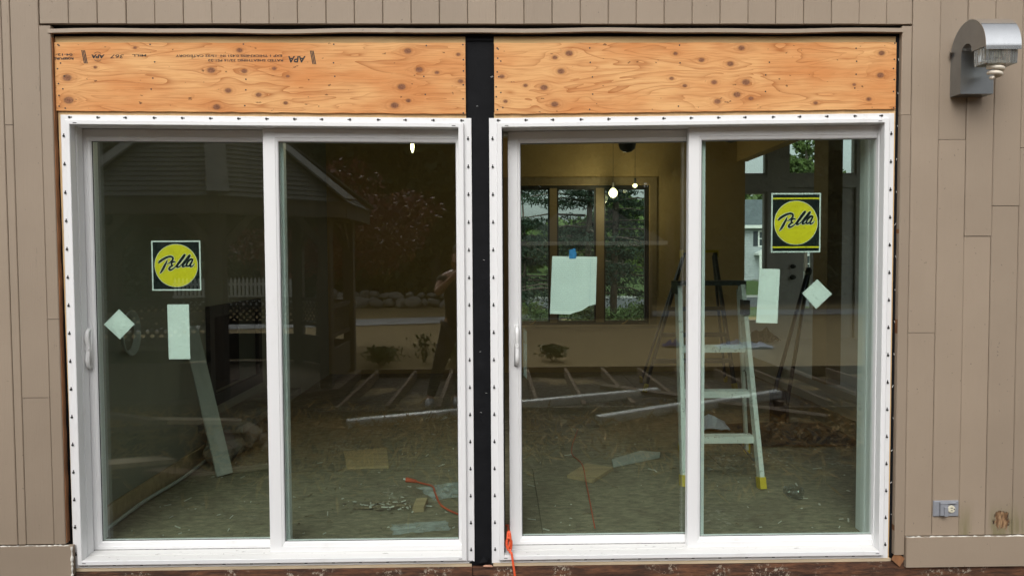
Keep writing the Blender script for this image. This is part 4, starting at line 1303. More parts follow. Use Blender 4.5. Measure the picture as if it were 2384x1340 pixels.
# ------------------------------------------------------------------ things lying about in the room
def slab(name, pts, th, mat, lab, cat, z=FZ+0.003, group=None):
    b = MB(); b.prism(pts, z, z+th, 'z'); return tag(b.build(name, MT[mat]), lab, cat, group, 'thing')
slab('plywood_offcut', [(0.874,1.72),(1.156,1.82),(1.244,1.339),(0.98,1.319)], 0.013, 'ply_scrap', 'square plywood offcut lying on the floor behind the closed door', 'board')
slab('plywood_offcut', [(2.372,1.085),(2.521,1.341),(2.681,1.239),(2.517,0.977)], 0.02, 'ply_scrap', 'square thick offcut touching a pale plank on the floor', 'board')
slab('pale_plank', [(2.69,1.30),(2.70,1.43),(2.93,1.64),(3.06,1.60),(3.04,1.52)], 0.018, 'board_pale', 'short pale plank with one pointed end on the floor', 'board')
# board leaning against the left wall
b = MB()
A = Vector((0.245, 1.20, FZ+0.012)); Bt = Vector((RX0+0.012, 1.40, 0.98))
b.bar(A, Bt, 0.10, 0.016, (1, -1.0, 0.3))
tag(b.build('leaning_board', MT['board_pale']), 'pale board leaning on the left wall beside the firebox', 'board', None, 'thing')
# debris heap
DH = thing('debris_heap', 'small heap of splinters and plaster chips on the floor', 'debris', (1.36, 0.58, FZ))
b = MB(); bp = MB(); rr = random.Random(31)
for i in range(150):
    c = Vector((1.36+rr.gauss(0, 0.085), 0.585+rr.gauss(0, 0.035), FZ+0.004+abs(rr.gauss(0, 0.009))))
    a = rr.uniform(0, math.pi); l = rr.uniform(0.006, 0.045)
    (b if i % 3 else bp).bar(c, c+Vector((math.cos(a)*l, math.sin(a)*l*0.7, rr.uniform(-0.003, 0.008))), rr.uniform(0.004, 0.014), 0.003)
tag(b.build('splinters', MT['debris'], DH), None, None, None, 'stuff'); tag(bp.build('plaster_chips', MT['debris_pale'], DH), None, None, None, 'stuff')
b = MB(); b.bar((1.17, 0.56, FZ+0.01), (1.52, 0.60, FZ+0.016), 0.022, 0.008); b.build('lath', MT['debris'], DH)
slab('wood_block', [(1.495,0.50),(1.555,0.51),(1.56,0.66),(1.50,0.65)], 0.028, 'ply_scrap', 'small tan wood block beside the debris heap', 'block')
# loose litter over the whole floor
b = MB(); rr = random.Random(17)
for i in range(420):
    c = Vector((rr.uniform(0.05, 4.7), 0.2+abs(rr.gauss(0, 1.4)), FZ+0.004))
    a = rr.uniform(0, math.pi); l = rr.choice((0.006, 0.01, 0.02, 0.05))*rr.uniform(0.6, 1.3)
    b.cur = 0 if rr.random() < 0.55 else 1
    b.bar(c, c+Vector((math.cos(a)*l, math.sin(a)*l, 0.001)), rr.uniform(0.002, 0.009), 0.003)
tag(b.build('floor_litter', [MT['debris'], MT['debris_pale']]), 'scattered wood chips and plaster crumbs over the dusty subfloor', 'litter', None, 'stuff')
def crumple(name, x0, x1, y0, y1, h, mat, lab, cat, seed, z=FZ+0.004, rot=0.0):
    rr = random.Random(seed); n = 9; b = MB(); vs = []
    cx, cy = (x0+x1)/2, (y0+y1)/2
    for j in range(n):
        for i in range(n):
            x, y = x0+(x1-x0)*i/(n-1)-cx, y0+(y1-y0)*j/(n-1)-cy
            e = min(i, j, n-1-i, n-1-j)/(n//2)
            vs.append((cx+x*math.cos(rot)-y*math.sin(rot)+rr.uniform(-.01,.01), cy+x*math.sin(rot)+y*math.cos(rot)+rr.uniform(-.01,.01), z+0.002+h*(0.25+0.75*e)*rr.random()))
    b.add(vs, [(j*n+i, j*n+i+1, (j+1)*n+i+1, (j+1)*n+i) for j in range(n-1) for i in range(n-1)])
    return tag(b.build(name, MT[mat]), lab, cat, None, 'thing')
crumple('plastic_pouch', 1.42, 1.70, 0.20, 0.34, 0.012, 'film', 'flat clear plastic pouch on the floor by the door sill', 'bag', 3, rot=0.2)
crumple('plastic_sheet', 1.52, 1.80, 0.72, 0.98, 0.03, 'film', 'crumpled clear plastic sheet under the orange extension cord', 'plastic sheet', 4, rot=0.5)
EC = thing('extension_cord', 'dusty orange extension cord with three-pin plug on the floor', 'cord', (1.5, 0.8, FZ))
b = MB(); b.tube(bez([(1.44, 1.03, FZ+0.012), (1.50, 0.98, FZ+0.012), (1.57, 0.86, FZ+0.03), (1.60, 0.70, FZ+0.04), (1.645, 0.56, FZ+0.02), (1.74, 0.45, FZ+0.01), (1.85, 0.36, FZ+0.01), (1.96, 0.25, FZ+0.02), (2.000, 0.20, 0.10)], 8), 0.0052, 8); b.build('cable', MT['orange_dark'], EC, smooth=True)
b = MB(); b.cone((1.455, 1.02, FZ+0.013), (1.395, 1.045, FZ+0.016), 0.010, 0.015, 10); b.build('plug', MT['orange_dark'], EC)
b = MB()
for d_ in (-0.006, 0.006): b.bar((1.395, 1.045+d_, FZ+0.018), (1.375, 1.052+d_, FZ+0.018), 0.002, 0.005)
tag(b.build('prongs', MT['gutter'], EC), None, None, None, 'stuff')
b = MB(); b.lathe((3.60, 0.66, FZ+0.048), [(0.030, -0.05), (0.036, -0.04), (0.036, 0.02), (0.026, 0.035), (0.026, 0.05)], 16, 'y')
b.V = [(3.60+(x-3.60)*0.8-(y-0.66)*0.6, 0.66+(x-3.60)*0.6+(y-0.66)*0.8, z-0.008) for x, y, z in b.V]
tag(b.build('glass_jar', MT['plastic_bag'], smooth=True), 'clear glass jar lying on the floor right of the ladder', 'jar', None, 'thing')

def ladder(name, lab, fl_, fr_, tl, tr, back, rungs, m_rail, m_step, m_top, topname, group=None, feet=True):
    """A-frame step ladder: front feet fl_/fr_, tops tl/tr, back = (dx, dy) of the rear feet from the top"""
    L_ = thing(name, lab, 'ladder', ((fl_[0]+fr_[0])/2, fl_[1], FZ), group)
    fl_, fr_, tl, tr = map(Vector, (fl_, fr_, tl, tr))
    for a, c in ((fl_, tl), (fr_, tr)):
        b = MB(); b.bar(a, c, 0.062, 0.026, (1, 0, 0)); b.build('rail', MT[m_rail], L_)
        nv = Vector((fr_.y-fl_.y, fl_.x-fr_.x, 0)).normalized()*-1
        r_ = Vector((a.x, a.y, FZ+0.01))+nv*back+Vector((0.07, 0, 0))
        b = MB(); b.bar(r_, c+Vector((0, 0.05, -0.03)), 0.035, 0.020, (1, 0, 0)); b.build('rear_leg', MT[m_rail], L_)
        if feet:
            b = MB(); b.bar(a-Vector((0, 0, 0.0)), a+(c-a)*0.055, 0.072, 0.036, (1, 0, 0)); b.build('foot', MT['yellowplastic'], L_)
            b = MB(); b.bar(r_, r_+Vector((0, -0.01, 0.06)), 0.046, 0.030, (1, 0, 0)); b.build('foot', MT['yellowplastic'], L_)
    for z in rungs:
        k_ = (z-fl_.z)/(tl.z-fl_.z)
        p, q_ = fl_+(tl-fl_)*k_, fr_+(tr-fr_)*k_
        b = MB(); b.box(p.x+0.008, q_.x-0.008, p.y-0.035, p.y+0.045, z+0.020, z+0.024); b.box(p.x+0.008, q_.x-0.008, p.y-0.037, p.y-0.033, z-0.016, z+0.024)
        b.build('step', MT[m_step], L_)
    b = MB(); c = (tl+tr)/2
    b.box(tl.x-0.024, tr.x+0.024, tl.y-0.06, tl.y+0.10, tl.z+0.002, tl.z+0.030); b.box(tl.x-0.026, tl.x-0.02, tl.y-0.05, tl.y+0.09, tl.z-0.05, tl.z+0.001); b.box(tr.x+0.02, tr.x+0.026, tl.y-0.05, tl.y+0.09, tl.z-0.05, tl.z+0.001)
    b.build('top_cap', MT[m_top], L_)
    return L_
LD = ladder('step_ladder', 'paint-spattered aluminium step ladder with yellow feet and black top', (3.044, 0.90, FZ+0.003), (3.486, 0.84, FZ+0.003), (3.075, 1.16, 1.235), (3.452, 1.12, 1.235), 0.78, (0.325, 0.585, 0.85), 'alu', 'alu', 'blackplastic', 'top')
b = MB(); b.box(3.437, 3.475, 1.03, 1.10, 1.06, 1.15); b.build('spreader_bracket', MT['blackplastic'], LD)
b = MB(); b.bar((3.38, 1.0, 0.33), (3.47, 0.93, 0.20), 0.014, 0.006); b.build('brace', MT['sash'], LD)
ladder('step_ladder', 'dark step ladder with a yellow top standing before the back wall', (3.42, 3.95, FZ+0.003), (4.34, 3.95, FZ+0.003), (3.90, 4.28, 1.46), (4.22, 4.28, 1.46), 0.55, (0.36, 0.62, 0.88, 1.14), 'ladder_dark', 'ladder_dark', 'yellowplastic', 'top')
TL = thing('digging_tool', 'two-handled digging tool with long dark handles leaning by the column', 'tool', (4.2, 2.5, FZ))
b = MB(); b.tube([(4.15, 2.48, FZ+0.16), (4.66, 3.02, 1.25)], [0.016, 0.017], 10); b.build('handle', MT['toolblue'], TL, smooth=True)
b = MB(); b.tube([(4.29, 2.50, FZ+0.16), (4.69, 3.05, 1.27)], [0.016, 0.017], 10); b.build('handle', MT['blackplastic'], TL, smooth=True)
b = MB(); b.lathe((4.68, 3.03, 1.27), [(0.003, -0.03), (0.026, -0.01), (0.03, 0.02), (0.02, 0.045), (0.004, 0.05)], 12); b.build('hand_grip', MT['blackplastic'], TL, smooth=True)
for sx_ in (-1, 1):
    b = MB(); vs = []
    for i in range(7):
        for j in range(5):
            t_ = (j/4-0.5)*2.0
            vs.append((4.22+sx_*(0.075-0.05*t_*t_), 2.49+0.09*t_, FZ+0.005+0.26*i/6))
    b.add(vs, [(i*5+j, i*5+j+1, (i+1)*5+j+1, (i+1)*5+j) for i in range(6) for j in range(4)]); b.build('blade', MT['toolmetal'], TL, flip=False)
crumple('black_bag', 5.30, 5.72, 6.30, 6.60, 0.26, 'black', 'black bag slumped on the foyer floor below the sidelight', 'bag', 8, FY)
crumple('drop_cloth', 3.75, 4.55, 1.75, 2.45, 0.10, 'black', 'dark crumpled sheet on the floor at the digging tool', 'cloth', 12)
b = MB(); b.tube(bez([(2.433, 0.243, FZ+0.004), (2.47, 0.9, FZ+0.02), (2.49, 1.3, FZ+0.026), (2.46, 1.7, FZ+0.004), (2.575, 2.36, FZ+0.004)], 6), 0.003, 6)
tag(b.build('chalk_string', MT['orange_dark'], smooth=True), 'thin orange string running back over the thick offcut', 'string', None, 'thing')
crumple('plastic_sheet', 3.42, 3.75, 2.2, 2.5, 0.16, 'tarp_white', 'white plastic sheet crumpled on the floor behind the ladder steps', 'plastic sheet', 14)
crumple('bubble_wrap', 2.08, 2.22, 0.30, 0.5, 0.03, 'film', 'strip of hazy bubble wrap beside the open door handle', 'plastic sheet', 15, 0.9)
bw_ = bpy.data.objects['bubble_wrap'].data
for v in bw_.vertices:
    x, y, z = v.co; v.co = (2.075+(x-2.08)*0.12+(z-0.9)*0.3, 0.135+(z-0.9)*0.5, 0.84+(y-0.30)*1.15)
b = MB(); rr = random.Random(8)
for i in range(7):
    r_ = 0.075+0.003*i
    b.tube([(RX0+0.02+0.004*i, 0.60+r_*math.cos(2*math.pi*k/20), 1.02+r_*1.3*math.sin(2*math.pi*k/20)) for k in range(21)], 0.0035, 6)
tag(b.build('cable_coil', MT['board_pale'], smooth=True), 'coil of pale cable hanging on the left wall', 'cable', None, 'thing')

# ------------------------------------------------------------------ vegetation helpers
def leaf_faces(P, size, rng, aspect=0.6):
    """P: (n,3) positions -> quads of random turn"""
    n = len(P)
    a = rng.normal(size=(n, 3)); a /= np.linalg.norm(a, axis=1)[:, None]
    c = rng.normal(size=(n, 3)); c -= a*(a*c).sum(1)[:, None]; c /= np.linalg.norm(c, axis=1)[:, None]
    s = size*rng.uniform(0.6, 1.4, n)[:, None]
    V = np.stack([P-a*s, P-c*s*aspect*0.8, P+a*s, P+c*s*aspect], 1).reshape(-1, 3)
    return V
def leaf_object(name, P, size, mat, parent, rng, aspect=0.6):
    o = np.array(ORG.get(parent.name, (0,0,0))) if parent else np.zeros(3)
    V = leaf_faces(P, size, rng, aspect)-o
    n = len(P)
    me = bpy.data.meshes.new(name)
    me.vertices.add(4*n); me.vertices.foreach_set('co', V.ravel().astype('f'))
    me.loops.add(4*n); me.loops.foreach_set('vertex_index', np.arange(4*n, dtype='i'))
    me.polygons.add(n); me.polygons.foreach_set('loop_start', np.arange(0, 4*n, 4, dtype='i')); me.polygons.foreach_set('loop_total', np.full(n, 4, 'i'))
    me.update(calc_edges=True)
    me.materials.append(mat)
    ob = bpy.data.objects.new(name, me); COL.objects.link(ob)
    if parent: ob.parent = parent
    return ob
def tree(name, lab, x, y, h, r, zc, mat, nleaf, size, seed, trunk=0.12, group=None, clumps=34, flat=1.0, lean=(0, 0)):
    rng = np.random.default_rng(seed); rr = random.Random(seed)
    z0 = gz(x, y)
    T_ = thing(name, lab, 'tree', (x, y, z0), group)
    b = MB()
    top = Vector((x+lean[0], y+lean[1], z0+zc))
    mid = Vector((x+lean[0]*0.4+rr.uniform(-.1,.1), y+lean[1]*0.4, z0+zc*0.5))
    pts = bez([(x, y, z0-0.1), mid, top, (top.x+rr.uniform(-.3,.3), top.y, z0+zc+(h-zc)*0.6)], 6)
    b.tube(pts, [trunk*(1-0.8*i/(len(pts)-1)) for i in range(len(pts))], 8)
    C = []
    for i in range(clumps):
        d = Vector((rr.gauss(0,1), rr.gauss(0,1), rr.gauss(0,1))).normalized()*(rr.random()**0.4)
        c = Vector((top.x+d.x*r*0.82, top.y+d.y*r*0.82, z0+zc+d.z*(h-zc)*0.85*flat))
        C.append(c)
        if i % 2 == 0:
            s_ = pts[rr.randrange(len(pts)//3, len(pts)-1)]
            b.tube([s_, (s_+c)/2+Vector((rr.uniform(-.15,.15), rr.uniform(-.15,.15), rr.uniform(0, .25)*flat)), c], [trunk*0.28, trunk*0.17, trunk*0.05], 5)
    b.build('trunk', MT['bark'], T_, smooth=True)
    C = np.array([tuple(c) for c in C]); k = rng.integers(0, len(C), nleaf)
    rad = r*0.30*rng.uniform(0.6, 1.2, len(C))
    d = rng.normal(size=(nleaf, 3)); d /= np.linalg.norm(d, axis=1)[:, None]
    P = C[k]+d*(rad[k]*rng.random(nleaf)**0.45)[:, None]*np.array([1, 1, 0.6*flat+0.15])
    P[:, 2] = np.maximum(P[:, 2], z0+0.15)
    leaf_object('crown', P, size, MT[mat], T_, rng)
    return T_
def conifer(name, lab, x, y, h, r, seed, group, nleaf=5000, bare=0.15, droop=0.25, size=0.09):
    rng = np.random.default_rng(seed); rr = random.Random(seed)
    z0 = gz(x, y)
    T_ = thing(name, lab, 'tree', (x, y, z0), group)
    b = MB(); b.tube([(x, y, z0-0.1), (x+0.1, y, z0+h*0.5), (x, y, z0+h)], [h*0.008+0.03, h*0.006+0.02, 0.01], 8)
    P = []
    for i in range(60):
        k = rr.uniform(bare, 0.98); a = rr.uniform(0, 2*math.pi); l = r*(1-k)**0.7*rr.uniform(0.6, 1.15)
        s_ = Vector((x, y, z0+h*k)); e = s_+Vector((math.cos(a)*l, math.sin(a)*l, -l*droop*rr.uniform(0.2, 1.4)))
        b.tube([s_, (s_+e)/2+Vector((0, 0, 0.05*l)), e], [0.03, 0.02, 0.006], 5)
        for j in range(int(nleaf/60)):
            t_ = rr.random()**0.7
            p = s_+(e-s_)*t_
            P.append((p.x+rr.gauss(0, 0.11*l), p.y+rr.gauss(0, 0.11*l), p.z+rr.gauss(0, 0.03*l)-0.03*l))
    b.build('trunk', MT['bark'], T_, smooth=True)
    leaf_object('crown', np.array(P), size, MT['needle'], T_, rng, 0.3)
    return T_

# ------------------------------------------------------------------ back yard (seen in the glass)
DF = thing('deck_frame', 'stripped deck of bare weathered joists over soil behind the camera', 'deck', (3.0, -4.6, -0.1))
rr = random.Random(40)
for i in range(14):
    x = 0.42+0.475*i
    tilt = rr.uniform(-0.012, 0.012)
    b = MB(); b.obox((x, -4.62, -0.075), (0.02, 0, 0), (tilt, 1.13+rr.uniform(-0.06, 0.06), 0), (0, 0, 0.085)); b.build('joist', MT['joist'], DF)
for y, z in ((-5.80, -0.07), (-3.44, -0.11)):
    b = MB(); b.box(0.2, 6.9, y-0.019, y+0.019, z-0.09, z+0.09); b.build('rim_joist', MT['joist'], DF)
b = MB(); b.bar((4.9, -3.0, -0.03), (3.05, -4.1, 0.06), 0.14, 0.04); tag(b.build('loose_beam', MT['joist']), 'weathered beam lying across the deck joists', 'beam', None, 'thing')
# fluted downspout lengths on the ground
def downspout(p, q, lab):
    p, q = Vector(p), Vector(q); d = (q-p).normalized(); s_ = d.cross(Vector((0,0,1))).normalized(); u_ = s_.cross(d)
    n = 28; b = MB(); vs = []
    for c in (p, q):
        for i in range(n):
            t_ = 2*math.pi*i/n
            ca, sa = math.cos(t_), math.sin(t_)
            k_ = 1/max(abs(ca), abs(sa))*(0.93 if i % 2 else 1.0)
            vs.append(c+s_*ca*k_*0.05+u_*sa*k_*0.04)
    b.add(vs, [(i, (i+1) % n, (i+1) % n+n, i+n) for i in range(n)])
    tag(b.build('downspout', MT['gutter'], flip=False), lab, 'pipe', 'old downspout lengths on the ground', 'thing')
downspout((0.60, -3.02, -0.055), (3.60, -3.92, 0.03), 'long white fluted downspout lying in front of the deck joists')
downspout((2.85, -3.02, -0.06), (4.75, -3.75, 0.045), 'shorter white downspout lying at an angle across the joists')
# octagonal gazebo
GX, GY, GZ = -1.40, -5.15, -0.12
GB = thing('gazebo', 'octagonal wooden gazebo with shingled roof and lattice railing', 'gazebo', (GX, GY, GZ))
oct_ = lambda r, z, k: Vector((GX+r*math.cos(R(22.5+45*k)), GY+r*math.sin(R(22.5+45*k)), z))
b = MB(); b.add([oct_(1.75, GZ+0.13, k) for k in range(8)]+[oct_(1.75, GZ-0.1, k) for k in range(8)], [tuple(range(8))]+[(k, (k+1) % 8, (k+1) % 8+8, k+8) for k in range(8)]); b.build('floor_deck', MT['joist'], GB)
for k in range(8):
    p = oct_(1.60, GZ+0.13, k)
    b = MB(); b.box(p.x-0.065, p.x+0.065, p.y-0.065, p.y+0.065, GZ+0.13, 2.02); b.build('post', MT['post'], GB)
    c0, c1 = oct_(1.6, 0, k), oct_(1.6, 0, k+1)
    dd = (c1-c0).normalized()
    for a_, s_ in ((c0, dd), (c1, -dd)):
        b = MB(); b.bar((a_.x+s_.x*0.05, a_.y+s_.y*0.05, 1.55), (a_.x+s_.x*0.36, a_.y+s_.y*0.36, 1.88), 0.04, 0.08); b.build('brace', MT['post'], GB)
    b = MB(); b.bar((*c0.xy, 1.93), (*c1.xy, 1.93), 0.05, 0.14); b.build('top_beam', MT['post'], GB)
    if k == 0: continue      # way in
    a_, e_ = c0+dd*0.07, c1-dd*0.07
    for z, h_ in ((0.88, 0.05), (0.55, 0.05), (0.22, 0.36)):
        b = MB(); b.bar((*a_.xy, z), (*e_.xy, z), 0.035, h_); b.build('rail', MT['post'], GB)
    b = MB(); L_ = (e_-a_).length; n = 14
    for i in range(-3, n):
        for s_ in (1, -1):
            u0, u1 = i*0.09, i*0.09+0.28
            z0_, z1_ = (0.575, 0.855) if s_ > 0 else (0.855, 0.575)
            lo, hi = max(u0, 0), min(u1, L_)
            if hi-lo < 0.02: continue
            za, zb = z0_+(z1_-z0_)*(lo-u0)/0.28, z0_+(z1_-z0_)*(hi-u0)/0.28
            p, q = a_+dd*lo, a_+dd*hi
            nn = Vector((dd.y, -dd.x, 0))*0.004*s_
            b.bar((p.x+nn.x, p.y+nn.y, za), (q.x+nn.x, q.y+nn.y, zb), 0.006, 0.028, dd.cross(Vector((0,0,1))).cross(dd) if False else (0,0,1))
    tag(b.build('lattice', MT['post'], GB), None, None, None, 'stuff')
AP = 3.42
for k in range(8):
    n = 26
    fascia0, fascia1 = oct_(1.86, 1.93, k), oct_(1.86, 1.93, k+1)
    b = MB(); b.bar(fascia0, fascia1, 0.03, 0.15); b.build('fascia', MT['post'], GB)
    for i in range(n):
        t0, t1 = i/n, (i+1.12)/n
        r0, r1 = 1.90*(1-t0), max(0.01, 1.90*(1-t1))
        z0_, z1_ = 2.0+(AP-2.0)*t0, 2.0+(AP-2.0)*min(t1, 1)
        b = MB()
        b.add([oct_(r0, z0_+0.022, k), oct_(r0, z0_+0.022, k+1), oct_(r1, z1_+0.012, k+1), oct_(r1, z1_+0.012, k), oct_(r0, z0_, k), oct_(r0, z0_, k+1), oct_(r1, z1_-0.004, k+1), oct_(r1, z1_-0.004, k)],
              [(0,1,2,3),(4,5,6,7),(0,1,5,4),(1,2,6,5),(2,3,7,6),(3,0,4,7)])
        b.build('shingle_course', MT['shingle'], GB)
    b = MB(); p, q = oct_(1.92, 2.05, k), Vector((GX, GY, AP+0.05)); b.bar(p, q, 0.20, 0.02); b.build('ridge_cap', MT['ridge'], GB)
# hip-roofed shed farther back
SH = thing('garden_shed', 'small hip-roofed shed at the edge of the woods', 'shed', (4.3, -15.5, -0.1))
b = MB(); b.box(2.75, 5.85, -16.6, -14.9, -0.1, 1.85); b.build('wall', MT['post'], SH)
b = MB(); b.add([(2.45,-14.6,1.83),(6.15,-14.6,1.83),(6.15,-17.0,1.83),(2.45,-17.0,1.83),(3.7,-15.8,2.75),(4.9,-15.8,2.75)], [(0,1,5,4),(1,2,5),(2,3,4,5),(3,0,4),(0,1,2,3)]); b.build('roof', MT['shingle'], SH)
b = MB(); b.box(2.44, 6.16, -14.62, -14.58, 1.74, 1.84); b.build('fascia', MT['picket'], SH)
b = MB(); b.box(3.9, 4.7, -14.895, -14.87, -0.1, 1.65); b.build('door', MT['joist'], SH)
# field stones beyond the path
rr = random.Random(50); k = 0
for row, (y, n, z) in enumerate(((-19.6, 14, 0.05), (-20.2, 13, 0.26))):
    for i in range(n):
        s_ = rr.uniform(0.14, 0.26)
        x = -4.0+0.36*i+rr.uniform(-.1,.1)+row*0.2
        b = MB(); b.blob((x, y+rr.uniform(-.15,.15), z), s_, 60+k, rr.uniform(0.8, 1.15), 0.9, rr.uniform(0.6, 0.9), 0.34)
        tag(b.build('boulder', MT['rock'], smooth=True), ('rounded grey boulder in the lower row beyond the path', 'rounded grey boulder in the upper row beyond the path')[row], 'boulder', ('lower row of boulders', 'upper row of boulders')[row], 'thing'); k += 1
# planter bed with leafy plants
def plant(x, y, h, r, mat, n, seed, lab, group=None):
    rng = np.random.default_rng(seed); z0 = gz(x, y)
    T_ = thing('garden_plant', lab, 'plant', (x, y, z0), group)
    b = MB(); rr = random.Random(seed)
    for i in range(7): b.cone((x, y, z0-0.03), (x+rr.uniform(-r, r)*0.7, y+rr.uniform(-r, r)*0.7, z0+h*rr.uniform(0.5, 1)), 0.008, 0.003, 5)
    b.build('stems', MT['leaf_dark'], T_)
    P = np.column_stack([x+rng.normal(0, r*0.5, n), y+rng.normal(0, r*0.5, n), z0+0.05+h*rng.random(n)**0.8])
    leaf_object('foliage', P, 0.03, MT[mat], T_, rng, 0.5)
plant(0.30, -6.9, 0.20, 0.22, 'leaf', 800, 71, 'dark leafy clump growing at the deck edge')
plant(0.85, -7.3, 0.36, 0.13, 'leaf', 150, 72, 'tall thin leafy plant rising from the deck edge')
plant(1.35, -7.1, 0.25, 0.35, 'leaf', 900, 73, 'low spreading green plant at the deck edge')
plant(2.75, -7.2, 0.18, 0.18, 'leaf', 420, 74, 'small green plant at the deck edge before the shed')
# wood edge: counted trees plus the mass behind them
tree('red_maple', 'dark red lace-leaf maple spreading behind the gazebo', -1.15, -9.3, 3.3, 2.2, 2.15, 'red_leaf', 14000, 0.045, 81, 0.09, None, 40, 0.8)
wood = [(-9.5,-22,9,2.8),(-6.4,-23,10,3.0),(-3.2,-24.5,11,3.0),(-0.4,-23.5,9.5,2.7),(2.2,-25,11,3.0),(5.0,-24,10,3.0),(8.2,-23,10,3.0),(11.5,-22,9,3.0)]
wl_ = ['tall dark tree at the wood edge behind the picket fence', 'tall dark tree left of the boulders', 'tall dark tree behind the boulders', 'tall dark tree above the right end of the boulders',
       'tall dark tree between boulders and shed', 'tall dark tree straight behind the shed', 'tall dark tree right of the shed', 'tall dark tree at the far end of the yard past the shed']
for i, (x, y, h, r) in enumerate(wood):
    tree('woodland_tree', wl_[i], x, y, h, r, h*0.6, 'leaf_dark', 4200, 0.20, 90+i, 0.20, 'trees at the wood edge', 36, 1.1)
rng = np.random.default_rng(5)
n = 42000
P = np.column_stack([rng.uniform(-45, 45, n), -27-7*rng.random(n), 0.1+10.5*rng.random(n)**0.9])
P[:, 2] *= 0.85+0.25*np.sin(P[:, 0]*0.45)*np.sin(P[:, 0]*0.17+1)
tag(leaf_object('woodland', P, 0.5, MT['leaf_dark'], None, rng), 'dense dark woods closing the back yard', 'woods', None, 'stuff')
n = 9000
P = np.column_stack([rng.uniform(-20, 20, n), -21.5-5*rng.random(n), 0.0+2.2*rng.random(n)**1.5])
tag(leaf_object('undergrowth', P, 0.16, MT['leaf_dark'], None, rng), 'dark undergrowth at the foot of the woods', 'undergrowth', None, 'stuff')
# picket fence
PF_ = thing('picket_fence', 'weathered white picket fence in front of the woods', 'fence', (-7, -20.5, -0.1))
for i in range(30):
    x = -8.6+0.13*i
    b = MB(); b.prism([(x-0.04, -0.05), (x+0.04, -0.05), (x+0.04, 0.78), (x, 0.86), (x-0.04, 0.78)], -20.51, -20.49, 'y'); b.build('picket', MT['picket'], PF_)
for z in (0.2, 0.6):
    b = MB(); b.box(-8.7, -4.8, -20.545, -20.512, z, z+0.08); b.build('rail', MT['picket'], PF_)
# scrap lumber heap to the left, loose straw
rr = random.Random(61)
spots = [(-0.95,-2.25,0.5,0.15,0.28),(-0.55,-2.5,-0.3,0.18,0.2),(-0.2,-2.2,1.1,0.12,0.1),(-0.75,-1.8,1.9,0.2,0.05),(-0.35,-1.75,0.2,0.22,-0.02),(-0.05,-2.6,0.9,0.12,0.02),(-1.15,-2.7,0.1,0.16,0.1),(0.1,-2.05,2.3,0.14,-0.06)]
sl_ = ['broken board topmost on the scrap heap', 'broken board slanting across the scrap heap', 'splintered board end sticking from the scrap heap', 'short wide board at the house side of the scrap heap', 'wide board flat under the scrap heap',
       'narrow board at the back of the scrap heap', 'broken board at the gazebo end of the scrap heap', 'thin broken board slipped off the scrap heap']
for i, (x, y, a, w, z) in enumerate(spots):
    d = Vector((math.cos(a), math.sin(a), rr.uniform(-0.25, 0.25)))*rr.uniform(0.22, 0.40)
    b = MB(); b.bar(Vector((x, y, z-0.12))-d, Vector((x, y, z-0.12))+d, w, 0.035, (rr.uniform(-.3,.3), rr.uniform(-.3,.3), 1))
    tag(b.build('scrap_board', MT['shim'] if i % 2 else MT['joist']), sl_[i], 'board', 'scrap lumber heap', 'thing')
n = 16000
X = rng.uniform(-2.5, 6.5, n); Y = -2.75+rng.normal(0, 0.45, n)
keep = (np.sin(2.1*X)+np.sin(3.7*X+1)+rng.normal(0, 1.2, n)) > -0.6
X, Y = X[keep], Y[keep]
P = np.column_stack([X, Y, [gz(a, c)+0.02+0.05*rng.random() for a, c in zip(X, Y)]])
tag(leaf_object('loose_straw', P, 0.07, MT['straw_bit'], None, rng, 0.12), 'loose straw strewn on the bare soil', 'straw', None, 'stuff')
# plastic bundles and a bag on the dry lawn
crumple('plastic_bundle', 4.75, 5.1, -8.9, -8.7, 0.22, 'tarp_purple', 'violet plastic bundle on the dry lawn', 'bundle', 23, -0.1)
crumple('plastic_bundle', 5.6, 6.5, -8.9, -8.5, 0.2, 'tarp_white', 'white and blue plastic bundle on the dry lawn', 'bundle', 24, -0.1)

# ------------------------------------------------------------------ the photographer
def skin_mesh(name, chains, mat, parent, sub=2):
    """chains: lists of (x, y, z, r) joined where points coincide"""
    vs, idx, ed, rad = [], {}, set(), []
    for ch in chains:
        prev = None
        for x, y, z, r in ch:
            k_ = (round(x, 4), round(y, 4), round(z, 4))
            if k_ not in idx:
                idx[k_] = len(vs); vs.append((x, y, z)); rad.append(r)
            if prev is not None and prev != idx[k_]: ed.add((prev, idx[k_]))
            prev = idx[k_]
    o = ORG.get(parent.name, (0,0,0)) if parent else (0,0,0)
    me = bpy.data.meshes.new(name)
    me.from_pydata([(a-o[0], b_-o[1], c-o[2]) for a, b_, c in vs], list(ed), [])
    bm = bmesh.new(); bm.from_mesh(me)
    ly = bm.verts.layers.skin.verify()
    bm.verts.ensure_lookup_table()
    for i, v in enumerate(bm.verts):
        r = rad[i]
        v[ly].radius = (r, r) if not isinstance(r, tuple) else r
        v[ly].use_root = (i == 0)
    bm.to_mesh(me); bm.free()
    me.materials.append(mat)
    ob = bpy.data.objects.new(name, me); COL.objects.link(ob)
    sk = ob.modifiers.new('skin', 'SKIN'); sk.use_smooth_shade = True
    ss = ob.modifiers.new('sub', 'SUBSURF'); ss.levels = sub; ss.render_levels = sub
    if parent: ob.parent = parent
    ORG[ob.name] = o
    return ob
PX, PY, PZ = 1.55, -4.02, -0.10
PE = thing('person', 'person in dark shirt and patterned trousers raising a phone, mirrored in the glass', 'person', (PX, PY, PZ))
hip = (PX, PY, PZ+0.84, 0.13)
wr = (1.80, -3.52, 1.36); wl2 = (1.52, -3.60, 1.24)
